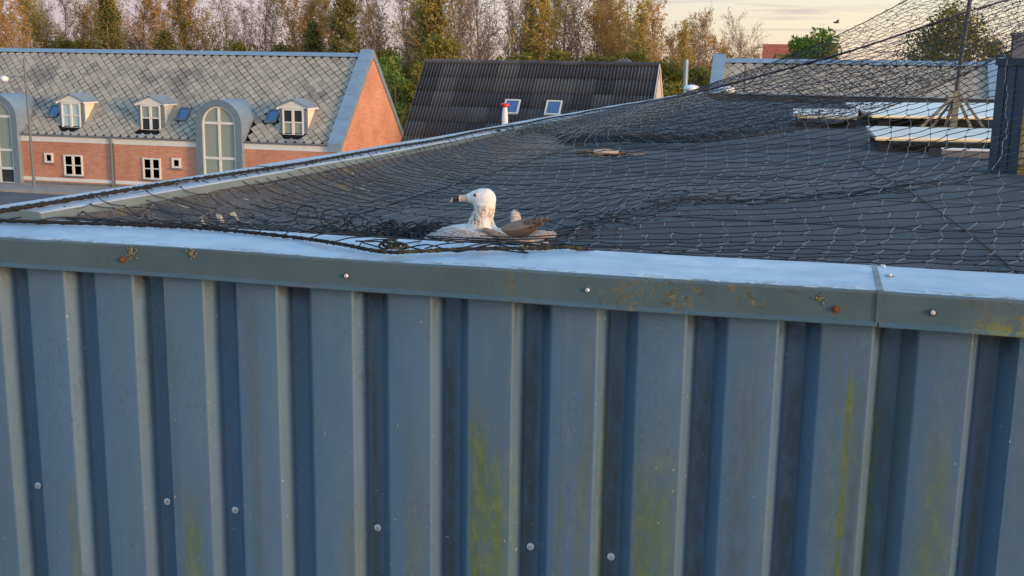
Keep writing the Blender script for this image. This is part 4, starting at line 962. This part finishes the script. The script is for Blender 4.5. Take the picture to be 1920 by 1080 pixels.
net = thing('bird_net', 'dark knotted bird netting draped over the flat roof and raised towards the pole', 'net', (-.5, 8, zroof(8)+G))
NR = np.random.default_rng(5)
def net_sheet(Gd, r_w, r_c, jit, sag, zigzag=0.0, sub=3, knots=True, slack=0.0):
    """row threads and cross threads of a net from a grid of knots"""
    R, Cc, _ = Gd.shape; Gd = Gd + NR.normal(0, 1, Gd.shape)*np.array([jit, jit, jit*.4])
    if zigzag: Gd[1::2, :, 0] += zigzag; Gd[::2, :, 0] -= zigzag
    segs = {0: [], 1: []}
    for axis, key in ((1, 0), (0, 1)):
        A_, B_ = (Gd[:, :-1], Gd[:, 1:]) if axis == 1 else (Gd[:-1], Gd[1:])
        A_, B_ = A_.reshape(-1, 3), B_.reshape(-1, 3); n = len(A_)
        bow = NR.normal(0, 1, (n, 3))*np.array([slack, slack, slack*.3]); bow[:, 2] -= np.abs(NR.normal(0, sag, n))
        prev = A_
        for k in range(1, sub+1):
            t = k/sub; q = A_+(B_-A_)*t+bow*(4*t*(1-t)); segs[key].append((prev, q)); prev = q
    Vs, Fs, Ms, off = [], [], [], 0
    for key, rr in ((0, r_w), (1, r_c)):
        P0 = np.concatenate([a for a, b in segs[key]]); P1 = np.concatenate([b for a, b in segs[key]]); V, F = prisms(P0, P1, np.full(len(P0), rr), np.full(len(P0), rr), 3)
        Vs.append(V); Fs.append(F+off); Ms.append(np.full(len(F), key)); off += len(V)
    if knots:
        K = Gd.reshape(-1, 3); V, F = prisms(K-np.array([r_w*2.2, 0, 0]), K+np.array([r_w*2.2, 0, 0]), np.full(len(K), r_w*1.5), np.full(len(K), r_w*1.5), 4); Vs.append(V); Fs.append(F+off); Ms.append(np.zeros(len(F))); off += len(V)
    return np.concatenate(Vs), np.concatenate(Fs), np.concatenate(Ms)
def net_part(name, data, mats=None):
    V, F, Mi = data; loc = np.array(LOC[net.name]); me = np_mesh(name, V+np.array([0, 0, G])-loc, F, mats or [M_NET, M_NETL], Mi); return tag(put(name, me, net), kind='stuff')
ur = np.concatenate([np.linspace(0, 1, 5)[:-1], np.linspace(1, 2, 7)[:-1], np.linspace(2, 3, 8)[:-1], np.linspace(3, 4, 11)])
GA = lattice(LAT_A2, ur, 39)
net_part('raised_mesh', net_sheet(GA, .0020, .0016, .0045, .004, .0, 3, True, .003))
# extra rows on the left, where the rows fan out along the parapet
half = (GA[:-1, :9]+GA[1:, :9])/2
net_part('parapet_side_mesh', net_sheet(half, .0018, .0012, .004, .004, .0, 3, True, .003), [M_NET, M_NET])
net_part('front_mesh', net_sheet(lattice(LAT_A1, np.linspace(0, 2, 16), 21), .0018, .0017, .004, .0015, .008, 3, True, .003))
net_part('rear_mesh', net_sheet(lattice(LAT_B, np.concatenate([np.linspace(0, 1, 20)[:-1], np.linspace(1, 2, 30)]), 84), .0022, .0020, .018, .016, .012, 2, False, .012), [M_NET, M_NET])
LAT_A0 = [[(-2.15, 2.92, zpar(2.92)+.004), (-1.95, 2.97, -.490), (-1.6, 3.0, -.497), (-1.3, 3.02, -.505), (-1.05, 3.05, -.510)],
  [(-2.15, 3.30, zpar(3.3)+.004), (-1.95, 3.40, -.535), (-1.6, 3.3, -.535), (-1.3, 3.2, -.53), (-1.08, 3.12, -.525)],
  [(-2.15, 3.72, zpar(3.72)+.004), (-2.0, 3.86, -.556), (-1.548, 3.6, -.556), (-1.3, 3.4, -.545), (-1.119, 3.25, -.531)]]
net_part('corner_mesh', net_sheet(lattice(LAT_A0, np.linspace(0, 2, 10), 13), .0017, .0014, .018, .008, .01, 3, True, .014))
# border ropes and wires
def rope(name, pts, r, mat, n=8, knob=.25, res=10):
    c = cat(pts, res); k = np.arange(len(c)); rr = r*(1+knob*np.sin(k*1.9)+knob*.6*NR.normal(0, 1, len(c)))
    mb = MB(); 
    # three twisted strands
    tang = np.gradient(c, axis=0); tang /= np.linalg.norm(tang, axis=1, keepdims=True); sd = np.cross(tang, [0, 0, 1.]); sd /= np.linalg.norm(sd, axis=1, keepdims=True); u = np.cross(sd, tang)
    for s in range(3):
        ph = k*1.15+s*2.094; mb.tube(c+(sd*np.cos(ph)[:, None]+u*np.sin(ph)[:, None])*r*.45, np.abs(rr)*.62, 5)
    return mb.build(name, mat, net, True)
rope('parapet_rope', [(-2.19+.015*math.sin(y*3.1), y, zpar(y)+.005) for y in np.arange(2.6, 23, .35)], .0072, M_ROPE, res=18)
ROPE_FRONT = [(-2.75, 2.77, -0.475), (-2.349, 2.757, -0.475), (-2.223, 2.735, -0.475), (-1.91, 2.784, -0.475), (-1.704, 2.805, -0.475), (-1.515, 2.79, -0.475), (-1.3, 2.739, -0.475), (-1.154, 2.68, -0.475), (-1.015, 2.624, -0.478), (-0.921, 2.675, -0.478), (-0.799, 2.736, -0.475), (-0.658, 2.79, -0.475), (-0.573, 2.83, -0.475), (-.45, 2.9, -.51)]
rope('front_rope', ROPE_FRONT, .0054, M_ROPEG, res=22)
rope('support_wire', [tuple(np.array(p)+np.array([0, 0, .004])) for p in LAT_A2[4]], .006, M_ROPEP, res=12)
rope('upper_edge_rope', LAT_B[2], .006, M_NET, res=12)
rope('lower_edge_rope', LAT_B[0], .006, M_NET, res=12)
# links from the front rope to the mesh, and the shackle-like knot
def strands(paths, r, name, mat=M_NET):
    P0, P1 = [], []
    for c in paths: P0.append(c[:-1]); P1.append(c[1:])
    P0, P1 = np.concatenate(P0), np.concatenate(P1); V, F = prisms(P0, P1, np.full(len(P0), r), np.full(len(P0), r), 4)
    return net_part(name, (V, F, np.zeros(len(F))), [mat])
paths = []
for x in np.arange(-2.2, -.62, .085):
    y = np.interp(x, [p[0] for p in ROPE_FRONT], [p[1] for p in ROPE_FRONT]); paths.append(cat([(x, y, -.472), (x+NR.normal(.03, .02), y+.08, -.470), (x+NR.normal(.06, .03), 2.98, -.50), (x+NR.normal(.08, .04), 3.12, -.54)], 5))
for zz, yy in ((-.474, 2.70), (-.474, 2.73), (-.49, 2.90), (-.51, 2.97), (-.53, 3.05), (-.55, 3.14), (-.56, 3.22)):
    xs = np.arange(-2.25 if yy > 2.8 else -1.12, -.62, .09); paths.append(cat([(x, yy+NR.normal(0, .012), zz+NR.normal(0, .006)) for x in xs], 3))
strands(paths, .0019, 'edge_mesh')
# heap of loose curls left of the gull
paths = []
for _ in range(230):
    cx_, cy_ = NR.uniform(-1.42, -.98), NR.uniform(2.97, 3.22); t_ = (cx_+1.42)/.44
    if NR.uniform() > .25+.75*t_: continue
    cz_ = -.535+NR.uniform(0, .05)*(.4+.7*t_); R_ = NR.uniform(.009, .030); a0 = NR.uniform(0, 6.28); sp = NR.uniform(2.5, 6.5); tilt = NR.normal(0, .6); ax = NR.normal(0, .9)
    a = a0+np.linspace(0, sp, 14); dr = NR.normal(0, .035, 3)
    p = np.c_[R_*np.cos(a)*math.cos(ax)*1.3, R_*np.cos(a)*math.sin(ax)+R_*np.sin(a)*math.sin(tilt), R_*np.sin(a)*abs(math.cos(tilt))]+np.outer(np.linspace(-.5, .5, 14), dr*np.array([1.6, 1, .4]))
    paths.append(p+np.array([cx_, cy_, cz_]))
for _ in range(20):
    x = NR.uniform(-1.95, -1.3); y = NR.uniform(3.0, 3.5); paths.append(cat([(x, y, -.585), (x+NR.uniform(.08, .2), y+NR.normal(0, .06), -.585+NR.uniform(0, .03)), (x+NR.uniform(.25, .45), y+NR.normal(0, .1), -.585+NR.uniform(0, .03)), (x+NR.uniform(.5, .7), min(y, 3.2)+NR.normal(0, .05), -.57)], 6))
for (x, y) in ((-1.63, 3.5), (-1.50, 3.42), (-1.42, 3.4), (-1.36, 3.3), (-1.25, 3.25)):
    a = np.linspace(-.6, 3.6, 16); R_ = NR.uniform(.022, .034); paths.append(np.c_[x+R_*np.cos(a)*1.3, y+0*a, -.525+R_*np.sin(a)])
strands(paths, .0018, 'loose_curls')
# gathered fold running from the gull to the right
FOLD = [(-.74, 3.2, -.515), (-.6, 3.45, -.50), (-.43, 3.85, -.462), (-.3, 3.93, -.468), (-.116, 3.95, -.462), (.1, 4.0, -.438), (.318, 4.05, -.408), (.55, 4.12, -.36), (.8, 4.2, -.31)]
paths = []; fc = cat(FOLD, 9)
for _ in range(10):
    a = NR.integers(0, len(fc)-22); b = min(len(fc), a+NR.integers(18, 44)); sg = fc[a:b]; ph = NR.uniform(0, 6); k = np.arange(len(sg)); wd = NR.uniform(.3, 1.0)*np.interp(a+k, [0, 14, 18, 24, 60, 80], [.05, .035, .008, .035, .035, .05])
    paths.append(sg+np.c_[0*k, wd*1.6*np.sin(k*.35+ph), wd*.5*np.sin(k*.6+ph*2)])
for _ in range(60):
    a = NR.integers(0, 19); p = fc[a]; o_ = NR.normal(0, 1, 3)*np.array([.05, .06, .012]); v = NR.normal(0, 1, 3)*np.array([.045, .04, .010]); w = NR.normal(0, 1, 3)*np.array([.02, .02, .008])
    paths.append(cat([p+o_-v, p+o_+w, p+o_+v], 5))
strands(paths, .0014, 'gathered_fold')
mb = MB()
for k in range(5):
    a = np.linspace(0, 6.28, 16); c0 = np.array([-1.005+NR.normal(0, .012), 2.64+NR.normal(0, .012), -.468]); R_ = NR.uniform(.012, .022); tl = NR.uniform(0, 3); mb.tube(c0+np.c_[R_*np.cos(a), R_*np.sin(a)*math.cos(tl), .6*R_*np.sin(a)*math.sin(tl)+.3*R_], .0032, 6)
mb.build('rope_knot', M_ROPEG, net, True)

# ------------------------------------------------------------------ the gull
def plume():
    m = Mat('mottled_white_plumage', rough=.8, spec=.2); X = m.xyz()
    f = m.noise(120, 5, .65, (1, 1, .45)); b = m.noise(45, 4, .6, (1, 1, .6))
    neck = m.math('MULTIPLY', m.rng(X[2], G-.385, G-.425), m.rng(X[2], G-.475, G-.445))
    c = m.mix(m.math('MULTIPLY', m.math('MULTIPLY', m.rng(f, .44, .60), m.rng(b, .35, .6)), m.math('ADD', m.math('MULTIPLY', neck, .85), .30)), lin(236, 232, 226), lin(150, 128, 104))
    sc = m.rng(m.noise(150, 5, .7, (.45, 1, 1.6)), .40, .58)
    c = m.mix(m.math('MULTIPLY', m.math('MULTIPLY', m.rng(X[2], G-.462, G-.474), sc), .8), c, lin(140, 128, 120))
    m.col(c); m.bump(m.noise(260, 3, .6, (1, 1, .4)), .35, .003); return m
M_PLUME = plume()
def feather_mat(name, stops, barred=0.0):
    m = Mat(name, stops[0][1], .75, .25); c = m.ramp(m.rand(), stops)
    n = m.noise(210, 4, .7, (.6, 1, 1)); c = m.mix(m.math('MULTIPLY', m.rng(n, .42, .56), .75+barred), c, lin(138, 124, 112)); m.col(c); return m
M_COV = feather_mat('mottled_grey_covert_feathers', [(0, lin(196, 193, 192)), (.45, lin(214, 211, 209)), (.8, lin(184, 178, 175)), (1, lin(150, 140, 134))])
M_PRIM = feather_mat('brown_flight_feathers', [(0, lin(124, 110, 96)), (.5, lin(158, 144, 128)), (1, lin(98, 84, 74))])
M_DARKF = feather_mat('dark_brown_feathers', [(0, lin(56, 48, 44)), (1, lin(76, 64, 58))])
M_WHITEF = feather_mat('white_tail_feathers', [(0, lin(232, 228, 222)), (1, lin(214, 206, 198))], -.3)
M_BILLP = Mat('pink_bill_base', lin(196, 180, 166), .45); M_BILLB = Mat('black_bill_tip', lin(66, 52, 50), .4); M_BILLW = Mat('pale_bill_point', lin(226, 214, 200), .4)
M_EYE = Mat('dark_eye', lin(40, 26, 22), .1, .8); M_ORB = Mat('pinkish_eye_ring', lin(196, 158, 140), .6); M_LEG = Mat('pale_pink_foot', lin(206, 172, 150), .6)
gull = thing('gull', 'young white and brown mottled gull sitting in the netting behind the front flashing', 'bird', (-.86, 3.05, zroof(3.05)+G))
def gx(cx): return -.9664+(cx/4.8-147)*.00156
def gz(cy): return -.3825-(cy/4.8-50)*.00159
mb = MB()
mb.ell((-.915, 3.05, -.527), (.140, .085, .066), 26, 14).ell((-.83, 3.06, -.528), (.13, .078, .058), 24, 14).ell((-.765, 3.07, -.522), (.075, .05, .040), 18, 10)
KU = .000326
for cx_, cy_, rx_, ry_, rz_ in ((1012, 247, 92, 80, 94), (975, 240, 88, 76, 84), (935, 238, 74, 62, 68), (897, 240, 56, 46, 52), (862, 243, 40, 36, 40), (842, 245, 27, 30, 34)):
    mb.ell((gx(cx_), 3.02, gz(cy_)), (rx_*KU, ry_*KU, rz_*KU), 18, 12)
for k_, (cy_, cx_, rx_) in enumerate(((290, 1003, 97), (320, 1000, 95), (350, 994, 95), (380, 983, 97), (410, 970, 102), (440, 960, 112), (470, 958, 124), (505, 958, 142), (540, 955, 160))):
    mb.ell((gx(cx_), 3.021+.003*k_, gz(cy_)), (rx_*KU, rx_*KU*.92, 48*KU), 18, 10)
body = mb.build('body', M_PLUME, gull, True)
rm = body.modifiers.new('remesh', 'REMESH'); rm.mode = 'VOXEL'; rm.voxel_size = .0026; rm.use_smooth_shade = True
sm = body.modifiers.new('smooth', 'SMOOTH'); sm.factor = .5; sm.iterations = 7
# bill: lofted, hooked
def loft(sections, n=12):
    V = []; 
    for (x, y, z, ry, rz) in sections:
        for j in range(n): a = 2*math.pi*j/n; V.append((x, y+ry*math.cos(a), z+rz*math.sin(a)))
    F = [(k*n+j, k*n+(j+1) % n, (k+1)*n+(j+1) % n, (k+1)*n+j) for k in range(len(sections)-1) for j in range(n)]+[tuple(range(n)), tuple((len(sections)-1)*n+j for j in range(n-1, -1, -1))]
    return V, F
Z0 = gz(245)
MB().add(*loft([(gx(862), 3.018, Z0, .0096, .0122), (gx(835), 3.017, Z0-.0002, .0082, .0112), (gx(805), 3.0165, Z0-.0006, .0068, .0094), (gx(782), 3.016, Z0-.0010, .0062, .0088)])).build('bill', M_BILLP, gull, True)
MB().add(*loft([(gx(783), 3.016, Z0-.0010, .0062, .0089), (gx(762), 3.0155, Z0-.0014, .0060, .0093), (gx(740), 3.015, Z0-.0024, .0052, .0092), (gx(724), 3.0148, Z0-.0042, .0042, .0076)])).build('bill_tip', M_BILLB, gull, True)
MB().add(*loft([(gx(725), 3.0148, Z0-.0042, .0043, .0077), (gx(712), 3.0146, Z0-.0066, .0032, .0058), (gx(705), 3.0146, Z0-.0108, .0012, .0026)])).build('bill_point', M_BILLW, gull, True)
MB().box(gx(790), gx(900), 3.0085, 3.0102, Z0-.0030, Z0-.0022).build('gape_line', M_ORB, gull)
for sd_ in (-1, 1):
    yy = 3.02+sd_*.0212; MB().ell((gx(940), yy, gz(208)), (.0068, .0030, .0050), 12, 8).build('eye_ring', M_ORB, gull, True); MB().ell((gx(937), yy+sd_*.0014, gz(207)), (.0044, .0030, .0040), 12, 8).build('eye', M_EYE, gull, True)
# feathers: a pointed oval blade along a direction, slightly cupped
def feather(mb, base_, tip, nrm, w, cup=.15, n=6, blunt=.9):
    b_, t_ = Vector(base_), Vector(tip); d = t_-b_; nn = Vector(nrm).normalized(); sd = d.cross(nn).normalized(); nn = sd.cross(d).normalized(); V = []
    for k in range(n+1):
        s = k/n; wd = w*(math.sin(math.pi*min(1, .12+s*.9)**blunt) if s < 1 else .10); c = b_+d*s+nn*(.04*d.length*math.sin(math.pi*s))
        V += [c-sd*wd/2-nn*cup*wd*.5, c+nn*.0008, c+sd*wd/2-nn*cup*wd*.5]
    mb.add(V, [(3*k+j, 3*k+j+1, 3*k+j+4, 3*k+j+3) for k in range(n) for j in range(2)])
fr_ = random.Random(9)
def wing(side, name):
    mb = MB()
    for row_ in range(15):
        for kx in range(25):
            x = -1.05+kx*.0115+(.006 if row_ % 2 else 0); ang = -.25+row_*.095
            e = max(.03, 1-((x+.915)/.146)**2); ry, rz = .0875*math.sqrt(e), .0685*math.sqrt(e)
            y = 3.05+side*ry*math.cos(ang); z = -.527+rz*math.sin(ang); nr_ = (.8*(x+.915)/.14, side*math.cos(ang), math.sin(ang))
            if ang > .95 and -.96 < x < -.87: continue
            ln = fr_.uniform(.022, .034)
            e2 = max(.02, 1-((x+ln+.915)/.146)**2); y2 = 3.05+side*.0875*math.sqrt(e2)*math.cos(ang-.05); z2 = -.527+.0685*math.sqrt(e2)*math.sin(ang-.05)
            feather(mb, (x, y+side*.0004, z+.0004), (x+ln, y2+side*.0022, z2+.0014), nr_, fr_.uniform(.008, .0115), .12, 4)
    return mb.build(name, M_COV, gull)
wing(-1, 'wing'); wing(1, 'wing')
mb = MB()
for k in range(10):
    q = k/9; feather(mb, (gx(1165+110*q), 3.004+.003*k, gz(486+92*q)), (gx(1630-125*q), 2.975+.004*k, gz(352+92*q)), (-.2, -.95, .25), .026, .06, 8)
mb.build('wing_tip', M_PRIM, gull)
mb = MB()
for k in range(4): feather(mb, (gx(1370+12*k), 2.982+.0015*k, gz(408+16*k)), (gx(1636-16*k), 2.972+.001*k, gz(350+15*k)), (-.2, -.95, .3), .012, .05, 7)
mb.build('dark_primaries', M_DARKF, gull)
mb = MB()
for k in range(6): feather(mb, (gx(1330), 3.02+.005*k, gz(545)), (gx(1645-9*abs(k-2)), 3.0+.008*k, gz(480+13*k)), (-.1, -.85, .5), .030, .08, 8, .55)
mb.build('tail', M_WHITEF, gull)
for nm, mt, odd in (('white_flight_feathers', M_WHITEF, 1), ('dark_flight_feathers', M_DARKF, 0)):
    mb = MB()
    for k in range(odd, 13, 2): feather(mb, (gx(900+22*k), 2.962-.0012*k, gz(556+8.0*k)), (gx(1545-7*k), 2.966-.0012*k, gz(566+8.4*k)), (0, -.98, .2), .0085, .03, 6, .7)
    mb.build(nm, mt, gull)
mb = MB()
for k in range(3): mb.ell((gx(1212)+.004*k, 3.088+.006*k, gz(428)-.004*k), (.0112-.001*k, .005, .026), 14, 12)
mb.build('far_wing_tip', M_COV, gull, True)
mb = MB()
for k in range(18): feather(mb, (gx(1010+15*k), 2.992+.003*(k % 4), gz(484+4.6*k+6*(k % 3))), (gx(1110+16*k), 2.986+.003*(k % 4), gz(500+5*k+6*(k % 3))), (-.1, -.6, .8), .014, .1, 5)
mb.build('scapulars', M_PRIM, gull)
f_ = MB()
for a in (-.5, 0, .5): f_.tube([(-.70, 2.90, -.505), (-.70+.03*math.sin(a), 2.872-.02*math.cos(a), -.484), (-.70+.04*math.sin(a), 2.858-.02*math.cos(a), -.481)], .0032, 6)
f_.build('foot', M_LEG, gull)
# netting strands lying over the gull's flank
paths = []
for k in range(9):
    z = -.470-.0055*k; y = 2.945-.01*k
    paths.append(cat([(-.86+.02*k*fr_.uniform(.3, 1), y, z-.006), (-.78, y-.008, z-.002+fr_.uniform(-.003, .003)), (-.71, y-.004, z+fr_.uniform(-.003, .003)), (-.64, y+.03, z+.004)], 5))
for k in range(4): paths.append(cat([(-1.02+.03*k, 2.90-.02*k, -.478), (-.9, 2.92-.02*k, -.480-.002*k), (-.8, 2.93-.02*k, -.482)], 5))
strands(paths, .0016, 'strands_over_gull')
print('objects', len(bpy.data.objects))
